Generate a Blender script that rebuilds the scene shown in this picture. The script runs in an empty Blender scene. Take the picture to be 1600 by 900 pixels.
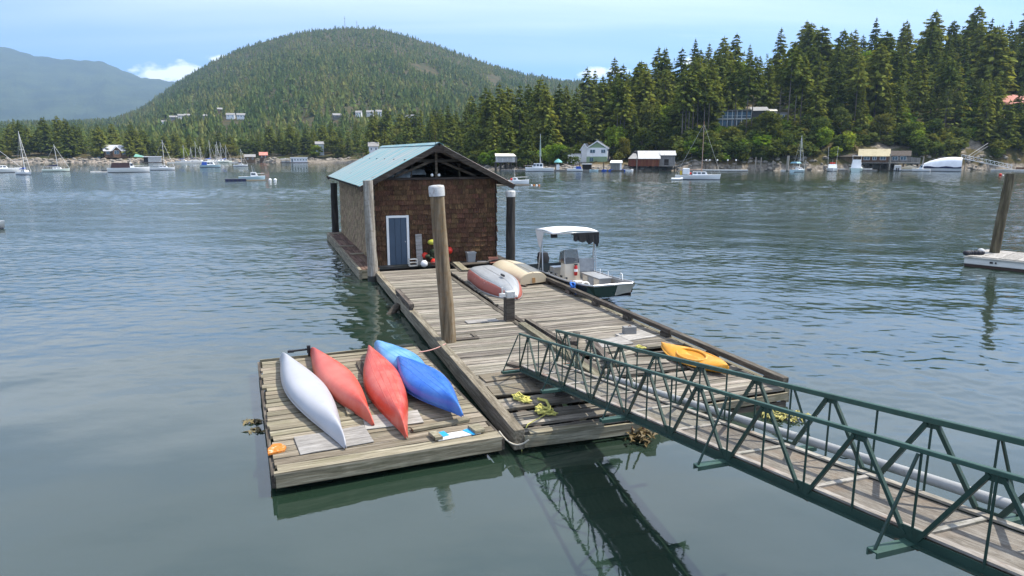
import bpy, bmesh, math, random
import numpy as np
from mathutils import Vector, Matrix
R = math.radians
sc = bpy.context.scene
C = sc.collection

# ------------------------------------------------------------------ camera, sky, sun, exposure
CAM_H = 5.0
PITCH = math.atan(210 / 1066.7)
cam_d = bpy.data.cameras.new('camera'); cam = bpy.data.objects.new('camera', cam_d); C.objects.link(cam)
cam.location = (0, 0, CAM_H); cam.rotation_euler = (math.pi/2 - PITCH, 0, 0)
cam_d.lens = 24; cam_d.sensor_width = 36; cam_d.clip_start = 0.1; cam_d.clip_end = 60000
sc.camera = cam

SUN_AZ = (0.975, 0.20)          # towards the sun on the ground plane (right, a little ahead)
SUN_EL = 57.0
SUN_STRENGTH = 2.9
SKY_STRENGTH = 0.13
HAZE_DENSITY = 1.0e-4
sun_d = bpy.data.lights.new('sun', 'SUN'); sun = bpy.data.objects.new('sun', sun_d); C.objects.link(sun)
_v = Vector((SUN_AZ[0], SUN_AZ[1], 0)).normalized() * math.cos(R(SUN_EL)) + Vector((0, 0, math.sin(R(SUN_EL))))
sun.rotation_euler = _v.to_track_quat('Z', 'Y').to_euler()
sun.location = (60, 20, 90)
sun_d.energy = SUN_STRENGTH; sun_d.angle = R(0.6); sun_d.color = (1.0, 0.93, 0.82)

wd = bpy.data.worlds.new('World'); sc.world = wd; wd.use_nodes = True
wn = wd.node_tree; wn.nodes.clear()
def WN(t, **k):
    n = wn.nodes.new(t)
    for a, b in k.items(): setattr(n, a, b)
    return n
def world():
    L = wn.links.new
    out = WN('ShaderNodeOutputWorld'); bg = WN('ShaderNodeBackground'); bg.inputs[1].default_value = SKY_STRENGTH
    sky = WN('ShaderNodeTexSky', sky_type='NISHITA'); sky.sun_disc = False
    sky.sun_elevation = R(SUN_EL); sky.sun_rotation = math.atan2(SUN_AZ[0], SUN_AZ[1])
    sky.altitude = 0; sky.air_density = 1.0; sky.dust_density = 0.25; sky.ozone_density = 1.2
    tc = WN('ShaderNodeTexCoord'); sep = WN('ShaderNodeSeparateXYZ'); L(tc.outputs['Generated'], sep.inputs[0])
    # the blue deepens quickly above the horizon, as on the day of the photograph
    lift = WN('ShaderNodeVectorMath', operation='MULTIPLY_ADD'); L(tc.outputs['Generated'], lift.inputs[0]); lift.inputs[1].default_value = (1, 1, 1.5); lift.inputs[2].default_value = (0, 0, .16); L(lift.outputs[0], sky.inputs['Vector']) if 'Vector' in sky.inputs else None
    def mth(op, a, b=None, c=None):
        n = WN('ShaderNodeMath', operation=op)
        for i, v in enumerate((a, b, c)):
            if v is None: continue
            if isinstance(v, (int, float)): n.inputs[i].default_value = v
            else: L(v, n.inputs[i])
        return n.outputs[0]
    # high cirrus: the direction projected on a plane overhead
    zz = mth('ADD', mth('MAXIMUM', sep.outputs[2], 0.0), 0.12)
    u = mth('DIVIDE', sep.outputs[0], zz); v = mth('DIVIDE', sep.outputs[1], zz)
    cmb = WN('ShaderNodeCombineXYZ'); L(u, cmb.inputs[0]); L(v, cmb.inputs[1])
    mp = WN('ShaderNodeMapping'); mp.inputs['Rotation'].default_value = (0, 0, R(-24)); mp.inputs['Scale'].default_value = (0.32, 1.5, 1)
    mp.inputs['Location'].default_value = (0.35, 0.1, 0)
    L(cmb.outputs[0], mp.inputs[0])
    nz = WN('ShaderNodeTexNoise'); nz.inputs['Scale'].default_value = 1.1; nz.inputs['Detail'].default_value = 7; nz.inputs['Roughness'].default_value = 0.52
    nz.inputs['Distortion'].default_value = 0.5; L(mp.outputs[0], nz.inputs['Vector'])
    rp = WN('ShaderNodeValToRGB'); e = rp.color_ramp.elements; e[0].position = 0.42; e[0].color = (0, 0, 0, 1); e[1].position = 0.74; e[1].color = (0.8, 0.8, 0.8, 1)
    L(nz.outputs[0], rp.inputs[0])
    # low cumulus bank over the hills
    mp2 = WN('ShaderNodeMapping'); mp2.inputs['Scale'].default_value = (7.0, 7.0, 19.0); mp2.inputs['Location'].default_value = (1.3, 0.4, 0.35); L(tc.outputs['Generated'], mp2.inputs[0])
    n2 = WN('ShaderNodeTexNoise'); n2.inputs['Scale'].default_value = 1.0; n2.inputs['Detail'].default_value = 8; n2.inputs['Roughness'].default_value = 0.55; L(mp2.outputs[0], n2.inputs['Vector'])
    band = WN('ShaderNodeValToRGB'); b = band.color_ramp.elements; b[0].position = 0.02; b[0].color = (1, 1, 1, 1); b[1].position = 0.19; b[1].color = (0, 0, 0, 1)
    b2 = band.color_ramp.elements.new(0.10); b2.color = (0.95, 0.95, 0.95, 1)
    L(sep.outputs[2], band.inputs[0])
    cum = mth('MULTIPLY', n2.outputs[0], band.outputs[0])
    rp2 = WN('ShaderNodeValToRGB'); e = rp2.color_ramp.elements; e[0].position = 0.45; e[0].color = (0, 0, 0, 1); e[1].position = 0.54; e[1].color = (1, 1, 1, 1); L(cum, rp2.inputs[0])
    # the high veil thins out towards the horizon, where the blue shows
    fade = WN('ShaderNodeMapRange'); L(sep.outputs[2], fade.inputs[0]); fade.inputs[1].default_value = .10; fade.inputs[2].default_value = .24; fade.inputs[3].default_value = .10; fade.inputs[4].default_value = 1.0
    veil = mth('MULTIPLY', mth('ADD', mth('MULTIPLY', rp.outputs[0], .55), .44), fade.outputs[0])
    # a few long thin streaks lower down
    mp3 = WN('ShaderNodeMapping'); mp3.inputs['Rotation'].default_value = (0, R(8), 0); mp3.inputs['Scale'].default_value = (2.2, 2.2, 26.0); mp3.inputs['Location'].default_value = (.3, .2, .9); L(tc.outputs['Generated'], mp3.inputs[0])
    n3 = WN('ShaderNodeTexNoise'); n3.inputs['Scale'].default_value = 1.0; n3.inputs['Detail'].default_value = 5; n3.inputs['Roughness'].default_value = .5; n3.inputs['Distortion'].default_value = .6; L(mp3.outputs[0], n3.inputs['Vector'])
    rp3 = WN('ShaderNodeValToRGB'); e = rp3.color_ramp.elements; e[0].position = 0.50; e[0].color = (0, 0, 0, 1); e[1].position = 0.74; e[1].color = (.45, .45, .45, 1); L(n3.outputs[0], rp3.inputs[0])
    # the cumulus heads that stand over the saddle left of the mountain and behind the right-hand ridge
    heads = None
    for hp, hy, wx, wz in ((262, 116, .052, .0125), (298, 110, .03, .010), (345, 92, .02, .006), (930, 116, .022, .010), (1076, 97, .014, .010), (965, 112, .02, .006)):
        cx, cz = (hp-800)/1066.7, (450-hy)/1066.7; dv = Vector((cx, math.cos(PITCH)+cz*math.sin(PITCH), -math.sin(PITCH)+cz*math.cos(PITCH))).normalized()
        sb = WN('ShaderNodeVectorMath', operation='SUBTRACT'); L(tc.outputs['Generated'], sb.inputs[0]); sb.inputs[1].default_value = dv
        ml = WN('ShaderNodeVectorMath', operation='MULTIPLY'); L(sb.outputs[0], ml.inputs[0]); ml.inputs[1].default_value = (1/wx, 1/wx, 1/wz)
        ln = WN('ShaderNodeVectorMath', operation='LENGTH'); L(ml.outputs[0], ln.inputs[0]); v = mth('SUBTRACT', 1.0, mth('MULTIPLY', ln.outputs['Value'], .62)); heads = v if heads is None else mth('MAXIMUM', heads, v)
    mp4 = WN('ShaderNodeMapping'); mp4.inputs['Scale'].default_value = (42, 42, 95); L(tc.outputs['Generated'], mp4.inputs[0])
    n4 = WN('ShaderNodeTexNoise'); n4.inputs['Scale'].default_value = 1.0; n4.inputs['Detail'].default_value = 6; n4.inputs['Roughness'].default_value = .6; L(mp4.outputs[0], n4.inputs['Vector'])
    hd = mth('ADD', heads, mth('MULTIPLY', mth('SUBTRACT', n4.outputs[0], .5), 1.5)); rp4 = WN('ShaderNodeValToRGB'); e = rp4.color_ramp.elements; e[0].position = .34; e[0].color = (0, 0, 0, 1); e[1].position = .72; e[1].color = (.95, .95, .95, 1); L(hd, rp4.inputs[0])
    cl = mth('MAXIMUM', mth('MAXIMUM', veil, rp3.outputs[0]), rp4.outputs[0])
    # pale veil: thin haze towards the horizon belongs to the sky itself
    hs = WN('ShaderNodeHueSaturation'); hs.inputs['Saturation'].default_value = 1.42; hs.inputs['Value'].default_value = .76; L(sky.outputs[0], hs.inputs['Color'])
    mx = WN('ShaderNodeMix', data_type='RGBA'); L(cl, mx.inputs[0]); tn = WN('ShaderNodeMix', data_type='RGBA', blend_type='MULTIPLY'); tn.inputs[0].default_value = 1.0; L(hs.outputs[0], tn.inputs[6]); tn.inputs[7].default_value = (.86, 1.0, 1.06, 1); L(tn.outputs[2], mx.inputs[6]); mx.inputs[7].default_value = (5.2, 5.35, 5.6, 1)
    L(mx.outputs[2], bg.inputs[0]); L(bg.outputs[0], out.inputs[0])
world()
sc.view_settings.view_transform = 'Standard'; sc.view_settings.look = 'None'
sc.view_settings.exposure = 1.42; sc.view_settings.gamma = 1.0; sc.view_settings.use_curve_mapping = False
sc.cycles.max_bounces = 8; sc.cycles.transparent_max_bounces = 8; sc.cycles.volume_bounces = 0
sc.cycles.sample_clamp_indirect = 6.0

# ------------------------------------------------------------------ helpers
rng = random.Random(7)
def link(o): C.objects.link(o); return o
def mesh_obj(name, me, parent=None, loc=None, rot=None, scale=None):
    o = bpy.data.objects.new(name, me); C.objects.link(o)
    if parent is not None: o.parent = parent
    if loc is not None: o.location = loc
    if rot is not None: o.rotation_euler = rot
    if scale is not None: o.scale = scale
    return o
def tag(o, label=None, cat=None, group=None, kind=None):
    if label: o['label'] = label
    if cat: o['category'] = cat
    if group: o['group'] = group
    if kind: o['kind'] = kind
    return o
def thing(name, label, cat, loc=(0, 0, 0), rz=0.0, group=None):
    o = bpy.data.objects.new(name, None); C.objects.link(o); o.empty_display_size = 0.3
    o.location = loc; o.rotation_euler = (0, 0, rz)
    return tag(o, label, cat, group)
class MB:
    """collects shapes, builds one mesh"""
    def __init__(s): s.v = []; s.f = []; s.m = []; s.sm = []
    def add(s, vs, fs, mi=0, smooth=False):
        b = len(s.v); s.v += [tuple(v) for v in vs]
        for f in fs: s.f.append(tuple(i + b for i in f)); s.m.append(mi); s.sm.append(smooth)
        return s
    def box(s, c, d, rz=0.0, mi=0, rx=0.0, ry=0.0):
        m = Matrix.Rotation(rz, 3, 'Z') @ Matrix.Rotation(ry, 3, 'Y') @ Matrix.Rotation(rx, 3, 'X')
        vs = []
        for z in (-.5, .5):
            for x, y in ((-.5, -.5), (.5, -.5), (.5, .5), (-.5, .5)):
                vs.append(tuple(m @ Vector((x*d[0], y*d[1], z*d[2])) + Vector(c)))
        return s.add(vs, [(3, 2, 1, 0), (4, 5, 6, 7), (0, 1, 5, 4), (1, 2, 6, 5), (2, 3, 7, 6), (3, 0, 4, 7)], mi)
    def bb(s, a, b, mi=0):
        return s.box([(a[i]+b[i])/2 for i in range(3)], [abs(b[i]-a[i]) for i in range(3)], 0, mi)
    def bar(s, p, q, w, h, up=(0, 0, 1), mi=0):
        p = Vector(p); q = Vector(q); d = (q-p).normalized(); upv = Vector(up)
        sd = d.cross(upv)
        if sd.length < 1e-4: sd = d.cross(Vector((0, 1, 0)))
        sd.normalize(); uu = sd.cross(d).normalized()
        vs = []
        for e in (p, q):
            for a, b in ((-1, -1), (1, -1), (1, 1), (-1, 1)): vs.append(e + sd*(a*w/2) + uu*(b*h/2))
        return s.add(vs, [(0, 1, 2, 3), (7, 6, 5, 4), (0, 4, 5, 1), (1, 5, 6, 2), (2, 6, 7, 3), (3, 7, 4, 0)], mi)
    def tube(s, pts, r, n=8, mi=0, caps=True, smooth=True):
        pts = [Vector(p) for p in pts]; rs = r if isinstance(r, (list, tuple)) else [r]*len(pts)
        vs = []; prev = None
        for i, p in enumerate(pts):
            d = (pts[min(i+1, len(pts)-1)] - pts[max(i-1, 0)]).normalized()
            if prev is None:
                sd = d.cross(Vector((0, 0, 1)))
                if sd.length < .05: sd = d.cross(Vector((0, 1, 0)))
            else: sd = prev - d*prev.dot(d)
            sd.normalize(); prev = sd; up = sd.cross(d)
            for k in range(n):
                a = 2*math.pi*k/n; vs.append(p + (sd*math.cos(a) + up*math.sin(a))*rs[i])
        fs = []
        for i in range(len(pts)-1):
            for k in range(n):
                fs.append((i*n+k, i*n+(k+1) % n, (i+1)*n+(k+1) % n, (i+1)*n+k))
        s.add(vs, fs, mi, smooth)
        if caps: s.add(vs[:n], [tuple(range(n))], mi); s.add(vs[-n:], [tuple(reversed(range(n)))], mi)
        return s
    def loft(s, secs, mi=0, smooth=True, close=False, cap0=False, cap1=False, flip=False):
        n = len(secs[0]); vs = [p for q in secs for p in q]; fs = []
        for i in range(len(secs)-1):
            for k in range(n if close else n-1):
                f = (i*n+k, i*n+(k+1) % n, (i+1)*n+(k+1) % n, (i+1)*n+k)
                fs.append(tuple(reversed(f)) if flip else f)
        s.add(vs, fs, mi, smooth)
        if cap0: s.add(secs[0], [tuple(reversed(range(n)))], mi)
        if cap1: s.add(secs[-1], [tuple(range(n))], mi)
        return s
    def prism(s, poly, z0, z1, mi=0):
        n = len(poly); vs = [(x, y, z0) for x, y in poly] + [(x, y, z1) for x, y in poly]
        return s.add(vs, [tuple(reversed(range(n))), tuple(range(n, 2*n))] + [(k, (k+1) % n, n+(k+1) % n, n+k) for k in range(n)], mi)
    def ball(s, c, r, n=12, m=8, mi=0, sz=1.0):
        pts = []
        for i in range(m+1):
            a = math.pi*i/m
            pts.append([(c[0]+r*math.sin(a)*math.cos(2*math.pi*k/n), c[1]+r*math.sin(a)*math.sin(2*math.pi*k/n), c[2]-r*sz*math.cos(a)) for k in range(n)])
        return s.loft(pts, mi, True, True)
    def mesh(s, name, mats):
        me = bpy.data.meshes.new(name); me.from_pydata(s.v, [], s.f)
        for m in (mats if isinstance(mats, (list, tuple)) else [mats]): me.materials.append(m)
        me.polygons.foreach_set('material_index', s.m); me.polygons.foreach_set('use_smooth', s.sm)
        me.update(); return me
    def build(s, name, mats, parent=None, loc=None, rot=None):
        return mesh_obj(name, s.mesh(name, mats), parent, loc, rot)
def solid(o, t, offset=-1):
    m = o.modifiers.new('Solidify', 'SOLIDIFY'); m.thickness = t; m.offset = offset; return o
def bevel(o, w, seg=2):
    m = o.modifiers.new('Bevel', 'BEVEL'); m.width = w; m.segments = seg; m.limit_method = 'ANGLE'; return o
def at(px, dist, z=0.0):
    """ground position on the bearing read in the photograph at forward distance dist"""
    fw = dist*math.cos(PITCH) - (z - CAM_H)*math.sin(PITCH)
    return Vector(((px-800)/1066.7*fw, dist, z))

# ------------------------------------------------------------------ materials
def nodes(name):
    m = bpy.data.materials.new(name); m.use_nodes = True; nt = m.node_tree; nt.nodes.clear()
    out = nt.nodes.new('ShaderNodeOutputMaterial'); b = nt.nodes.new('ShaderNodeBsdfPrincipled'); nt.links.new(b.outputs[0], out.inputs[0])
    return m, nt, b, out
class G:
    def __init__(s, nt): s.nt = nt; s.L = nt.links.new
    def n(s, t, **k):
        n = s.nt.nodes.new(t)
        for a, b in k.items(): setattr(n, a, b)
        return n
    def setin(s, sock, v):
        if isinstance(v, bpy.types.NodeSocket): s.L(v, sock)
        elif v is not None: sock.default_value = v
    def math(s, op, a, b=None, clamp=False):
        n = s.n('ShaderNodeMath', operation=op, use_clamp=clamp); s.setin(n.inputs[0], a); s.setin(n.inputs[1], b); return n.outputs[0]
    def mix(s, f, a, b, blend='MIX'):
        n = s.n('ShaderNodeMix', data_type='RGBA', blend_type=blend); s.setin(n.inputs[0], f)
        s.setin(n.inputs[6], (*a, 1) if isinstance(a, tuple) and len(a) == 3 else a); s.setin(n.inputs[7], (*b, 1) if isinstance(b, tuple) and len(b) == 3 else b); return n.outputs[2]
    def noise(s, vec, scale, detail=4, rough=.55, dist=0.0):
        n = s.n('ShaderNodeTexNoise'); s.setin(n.inputs['Vector'], vec); n.inputs['Scale'].default_value = scale; n.inputs['Detail'].default_value = detail
        n.inputs['Roughness'].default_value = rough; n.inputs['Distortion'].default_value = dist; return n.outputs[0]
    def map(s, vec, scale=(1, 1, 1), rot=(0, 0, 0), loc=(0, 0, 0)):
        n = s.n('ShaderNodeMapping'); s.L(vec, n.inputs[0]); n.inputs['Scale'].default_value = scale; n.inputs['Rotation'].default_value = rot; s.setin(n.inputs['Location'], loc); return n.outputs[0]
    def ramp(s, f, stops):
        n = s.n('ShaderNodeValToRGB'); e = n.color_ramp.elements
        while len(e) < len(stops): e.new(0.5)
        for i, (p, c) in enumerate(stops):
            e[i].position = p; e[i].color = (*c, 1) if isinstance(c, tuple) else (c, c, c, 1)
        s.L(f, n.inputs[0]); return n.outputs[0]
    def rnd(s):
        """one random number for each object and each loose piece of it"""
        a = s.n('ShaderNodeObjectInfo').outputs['Random']; b = s.n('ShaderNodeNewGeometry').outputs['Random Per Island']
        return s.math('FRACT', s.math('ADD', a, s.math('MULTIPLY', b, 7.31)))
    def coords(s, r=None, k=40.0):
        tc = s.n('ShaderNodeTexCoord').outputs['Object']
        if r is None: return tc
        a = s.n('ShaderNodeVectorMath', operation='ADD'); s.L(tc, a.inputs[0])
        c = s.n('ShaderNodeCombineXYZ'); v = s.math('MULTIPLY', r, k)
        for i in range(3): s.L(v, c.inputs[i])
        s.L(c.outputs[0], a.inputs[1]); return a.outputs[0]
    def hsv(s, col, h=None, sat=None, val=None):
        n = s.n('ShaderNodeHueSaturation'); s.setin(n.inputs['Color'], col); s.setin(n.inputs['Hue'], h); s.setin(n.inputs['Saturation'], sat); s.setin(n.inputs['Value'], val); return n.outputs[0]
    def bump(s, h, strength, dist=.02):
        n = s.n('ShaderNodeBump'); n.inputs['Strength'].default_value = strength; n.inputs['Distance'].default_value = dist; s.L(h, n.inputs['Height']); return n.outputs[0]
def wood(name, c0, c1, c2, grain=(1.2, 20, 20), var=.45, rough=.85, blot=(0.05, 0.06, 0.03), blot_amt=.5, bump=.35, hue=.03):
    """weathered wood: streaks along the local axis with the small grain scale"""
    m, nt, b, out = nodes(name); g = G(nt); r = g.rnd(); co = g.coords(r)
    n1 = g.noise(g.map(co, grain), 1.0, 7, .68, .3)
    col = g.ramp(n1, [(.30, c0), (.48, c1), (.66, c2)])
    n2 = g.noise(g.map(co, (grain[0]*.9+.3,)*3), 1.3, 4, .6)
    col = g.mix(g.ramp(n2, [(.50, 0.0), (.72, blot_amt)]), col, blot)
    n3 = g.noise(g.map(co, tuple(x*3 for x in grain)), 1.0, 3, .6)
    col = g.mix(.5, col, g.ramp(n3, [(.30, .35), (.55, 1.0)]), 'MULTIPLY')
    col = g.hsv(col, g.math('ADD', g.math('MULTIPLY', g.math('FRACT', g.math('MULTIPLY', r, 13.7)), hue), .5-hue/2), None, g.math('ADD', g.math('MULTIPLY', r, var), 1-var*.55))
    g.L(col, b.inputs['Base Color']); b.inputs['Roughness'].default_value = rough; b.inputs['Specular IOR Level'].default_value = .25
    g.L(g.bump(n1, bump, .02), b.inputs['Normal']); return m
def paint(name, col, rough=.5, wear=None, amt=.0, scale=3.0, metal=0.0, var=.0, bump=.0, dirt=.15, spec=.4, stretch=(1, 1, 1), wear_edge=.06):
    m, nt, b, out = nodes(name); g = G(nt); r = g.rnd(); co = g.map(g.coords(r), stretch)
    n1 = g.noise(co, scale, 6, .62)
    c = g.mix(g.ramp(g.noise(co, scale*.6, 4, .6), [(.35, 1.0), (.75, 0.0)]), (*[x*(1-dirt) for x in col], 1), (*col, 1))
    if wear is not None: c = g.mix(g.ramp(n1, [(1-amt-wear_edge, 0.0), (1-amt+wear_edge, 1.0)]), c, (*wear, 1))
    if var: c = g.hsv(c, None, None, g.math('ADD', g.math('MULTIPLY', r, var), 1-var/2))
    g.L(c, b.inputs['Base Color']); b.inputs['Metallic'].default_value = metal; b.inputs['Specular IOR Level'].default_value = spec
    g.L(g.ramp(n1, [(.3, min(1, rough*.8)), (.7, min(1, rough*1.2))]), b.inputs['Roughness'])
    if bump: g.L(g.bump(n1, bump, .02), b.inputs['Normal'])
    return m
# ------------------------------------------------------------------ water: one sheet, real ripples where they can be seen singly
def water_mat():
    m, nt, b, out = nodes('water'); g = G(nt)
    pos = g.n('ShaderNodeNewGeometry').outputs['Position']
    sep = g.n('ShaderNodeSeparateXYZ'); g.L(pos, sep.inputs[0])
    nb = g.noise(g.map(pos, (.05, .05, .05)), 1.0, 3, .5)
    b.inputs['Roughness'].default_value = .03; b.inputs['IOR'].default_value = 1.85
    g.L(g.mix(g.ramp(nb, [(.4, 0.0), (.62, 1.0)]), (.013, .028, .018, 1), (.028, .044, .036, 1)), b.inputs['Base Color'])
    # fine chop that the mesh cannot carry, stronger on the open water
    y = sep.outputs[1]
    mr = g.n('ShaderNodeMapRange'); g.L(y, mr.inputs[0]); mr.inputs[1].default_value = 16; mr.inputs[2].default_value = 60; mr.inputs[3].default_value = .05; mr.inputs[4].default_value = 1
    w2 = g.noise(g.map(pos, (4.2, 5.6, 1), (0, 0, R(-22))), 1.0, 3, .6, .6)
    w4 = g.noise(g.map(pos, (.5, 1.1, 1), (0, 0, R(10))), 1.0, 3, .55, .4)
    h = g.math('MULTIPLY', g.math('ADD', g.math('MULTIPLY', w2, .024), g.math('MULTIPLY', w4, .012)), mr.outputs[0])
    bn = g.n('ShaderNodeBump'); bn.inputs['Strength'].default_value = 1.0; bn.inputs['Distance'].default_value = 1.0; g.L(h, bn.inputs['Height']); g.L(bn.outputs[0], b.inputs['Normal'])
    return m
WATER = water_mat()
_gw = np.random.RandomState(12); _NG = _gw.rand(64, 64)
def _vn(x, y):
    xi = np.floor(x).astype(int); yi = np.floor(y).astype(int); fx = x-xi; fy = y-yi; fx = fx*fx*(3-2*fx); fy = fy*fy*(3-2*fy); q = lambda a, b: _NG[a % 64, b % 64]
    return (q(xi, yi)*(1-fx)+q(xi+1, yi)*fx)*(1-fy)+(q(xi, yi+1)*(1-fx)+q(xi+1, yi+1)*fx)*fy
def water_sheet():
    ys = [-4.0, 1.0, 4.0]; y = 5.5
    while y < 196: ys.append(y); y += .055+.0023*(y-5)
    ys += [200, 215, 235, 270, 400, 800, 1800, 4000, 7400]; ys = np.array(ys); NA = 560
    a = np.concatenate([[-1.2, -1.0], np.linspace(-.86, .86, NA), [1.0, 1.2]]); Y, A = np.meshgrid(ys, a, indexing='ij'); X = A*(Y+6)
    sm = lambda e0, e1, v: np.clip((v-e0)/(e1-e0), 0, 1)**2*(3-2*np.clip((v-e0)/(e1-e0), 0, 1))
    paw = .55*_vn(X*.035+Y*.012+3, Y*.06+7)+.45*_vn(X*.11+9, Y*.17+2)
    wind = sm(9, 27, Y + .22*X)*(.35+.65*sm(.34, .60, paw))*(1-.85*sm(112, 140, Y - .9*np.minimum(X+8, 0)*sm(60, 110, Y)))
    wind = np.clip(wind, .0, 1)
    edge = (1-sm(.80, .86, np.abs(A)))*sm(4.5, 6.5, Y)*(1-sm(186, 195, Y))
    cell = np.maximum(.055+.0023*np.maximum(Y-5, 0), 1.72*(Y+6)/NA)
    Z = np.zeros_like(Y); r = np.random.RandomState(4); n = 50
    for i in range(n):
        lam = .26*(4.4**(i/(n-1))); th = R(78)+r.normal(0, .75); k = 2*math.pi/lam; kx, ky = k*math.cos(th), k*math.sin(th)
        slope = .085*math.sqrt(2.0/n)*1.25*(.45/lam)**.5; amp = slope/k
        keep = sm(2.0, 3.0, lam/cell)
        calm = (.11 if lam > .9 else .035)
        Z += amp*keep*(calm+(1-calm)*wind)*np.sin(kx*X+ky*Y+r.uniform(0, 6.283)+1.3*_vn(X*.21+i, Y*.21+2*i))
    for i in range(14):      # longer ripples that still show far out
        lam = 1.1*(2.4**(i/13)); th = R(80)+r.normal(0, .6); k = 2*math.pi/lam; Z += .07*math.sqrt(2/14)/k*sm(2.0, 3.0, lam/cell)*wind*sm(45, 95, Y)*np.sin(k*math.cos(th)*X+k*math.sin(th)*Y+r.uniform(0, 6.283)+1.5*_vn(X*.12+i, Y*.12+i))
    # long lazy undulation that bends the reflections by the floats
    for lam, th, s in ((2.6, 60, .010), (3.7, 110, .010), (5.2, 85, .012), (1.7, 130, .008)):
        k = 2*math.pi/lam; Z += s/k*np.sin(k*math.cos(R(th))*X+k*math.sin(R(th))*Y+2.5*_vn(X*.15, Y*.15))
    Z *= edge
    nr, nc = Y.shape; v = np.stack([X, Y, Z], 2).reshape(-1, 3)
    ii = (np.arange(nr-1)[:, None]*nc+np.arange(nc-1)[None, :]).ravel(); q = np.stack([ii, ii+1, ii+1+nc, ii+nc], 1)
    x0 = 1.2*2; x1 = 1.2*7406; ex = np.array([(-x0, -60, 0), (x0, -60, 0), (-9000, -60, 0), (-9000, 7400, 0), (9000, -60, 0), (9000, 7400, 0)], float); b = len(v); v = np.concatenate([v, ex])
    c00, c01, c10, c11 = 0, nc-1, (nr-1)*nc, nr*nc-1
    q = np.concatenate([q, np.array([(b, b+1, c01, c00)])])
    me = bpy.data.meshes.new('water'); loops = np.concatenate([q.ravel(), np.array([b+2, b, c00, c10, b+3, b+1, b+4, b+5, c11, c01])]); starts = np.concatenate([np.arange(len(q))*4, [len(q)*4, len(q)*4+5]]); npoly = len(starts)
    me.vertices.add(len(v)); me.vertices.foreach_set('co', v.astype(np.float32).ravel()); me.loops.add(len(loops)); me.loops.foreach_set('vertex_index', loops.astype(np.int32)); me.polygons.add(npoly); me.polygons.foreach_set('loop_start', starts.astype(np.int32))
    me.polygons.foreach_set('use_smooth', [True]*npoly); me.materials.append(WATER); me.update(calc_edges=True); me.validate()
    return tag(mesh_obj('water', me), kind='structure')
water_sheet()
# ------------------------------------------------------------------ materials of the floats
DECK = wood('deck_wood', (.075, .063, .048), (.20, .178, .142), (.36, .33, .28), (1.1, 26, 26), .75, blot=(.10, .09, .06), blot_amt=.45)
RAFTW = wood('raft_wood', (.085, .07, .046), (.20, .172, .122), (.33, .295, .225), (1.0, 22, 22), .5, blot=(.15, .14, .08), blot_amt=.5)
BEAM = wood('beam_wood', (.065, .056, .04), (.18, .158, .11), (.33, .30, .225), (1.0, 18, 18), .45, blot=(.07, .075, .04), blot_amt=.6)
BEAMY = wood('beam_wood_lengthways', (.065, .056, .04), (.18, .158, .11), (.33, .30, .225), (18, 1.0, 18), .45, blot=(.07, .075, .04), blot_amt=.6)
DARKW = wood('dark_wood', (.025, .02, .016), (.075, .062, .05), (.16, .14, .115), (1.2, 16, 16), .4, blot=(.03, .035, .02))
DARKY = wood('dark_wood_lengthways', (.025, .02, .016), (.075, .062, .05), (.16, .14, .115), (16, 1.2, 16), .4, blot=(.03, .035, .02))
PLY = wood('plywood', (.18, .17, .155), (.29, .277, .255), (.40, .385, .36), (2.0, 14, 14), .25, blot=(.2, .19, .16), blot_amt=.35, bump=.12)
WET = paint('wet_flotation', (.03, .03, .025), .6, (.08, .07, .035), .35, 4, bump=.4)
RUSTW = wood('red_brown_plank', (.05, .028, .02), (.13, .075, .055), (.22, .15, .115), (14, 1.0, 14), .5, blot=(.06, .05, .03))
PILEM = wood('pile_wood', (.06, .046, .03), (.175, .13, .082), (.32, .25, .17), (7, 7, .5), .1, blot=(.17, .09, .035), blot_amt=.55, bump=.6)
PILEG = wood('grey_pile_wood', (.10, .09, .075), (.26, .235, .20), (.42, .39, .345), (7, 7, .5), .1, blot=(.13, .085, .05), blot_amt=.55, bump=.6)
PILEK = wood('tarred_pile_wood', (.012, .011, .011), (.03, .027, .025), (.07, .062, .055), (7, 7, .5), .1, blot=(.05, .04, .03), bump=.6)
CAPM = paint('pile_cap', (.46, .465, .455), .45, (.30, .29, .27), .42, 9, bump=.5)
ROPEY = paint('yellow_rope', (.48, .45, .12), .8, (.4, .38, .1), .3, 20)
ROPEW = paint('pale_rope', (.5, .46, .38), .85)
ROPEB = paint('blue_rope', (.03, .16, .55), .7)

def plank_variants(L, W, T, mat, n=6, seed=1, wob=.006, name='plank', axis='x'):
    r = random.Random(seed); out = []
    for k in range(n):
        mb = MB(); secs = []; ns = 5; ph = r.random()*6
        dz = [r.uniform(-wob, wob)*.6 for _ in range(ns+1)]
        cut0, cut1 = r.uniform(-.02, .03), r.uniform(-.03, .02)
        for i in range(ns+1):
            x = -L/2 + L*i/ns
            w0 = -W/2 + r.uniform(0, wob); w1 = W/2 - r.uniform(0, wob)
            x0 = x + (cut0 if i == 0 else cut1 if i == ns else 0)
            z = dz[i]
            secs.append([(x0, w0, -T+z), (x0 + r.uniform(-.008, .008), w1, -T+z), (x0 + r.uniform(-.008, .008), w1, z + r.uniform(-.003, .003)), (x0, w0, z + r.uniform(-.003, .003))])
        mb.loft(secs, 0, False, True, True, True)
        me = mb.mesh(name, mat)
        if axis == 'y': me.transform(Matrix.Rotation(math.pi/2, 4, 'Z'))
        out.append(me)
    return out
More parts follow.
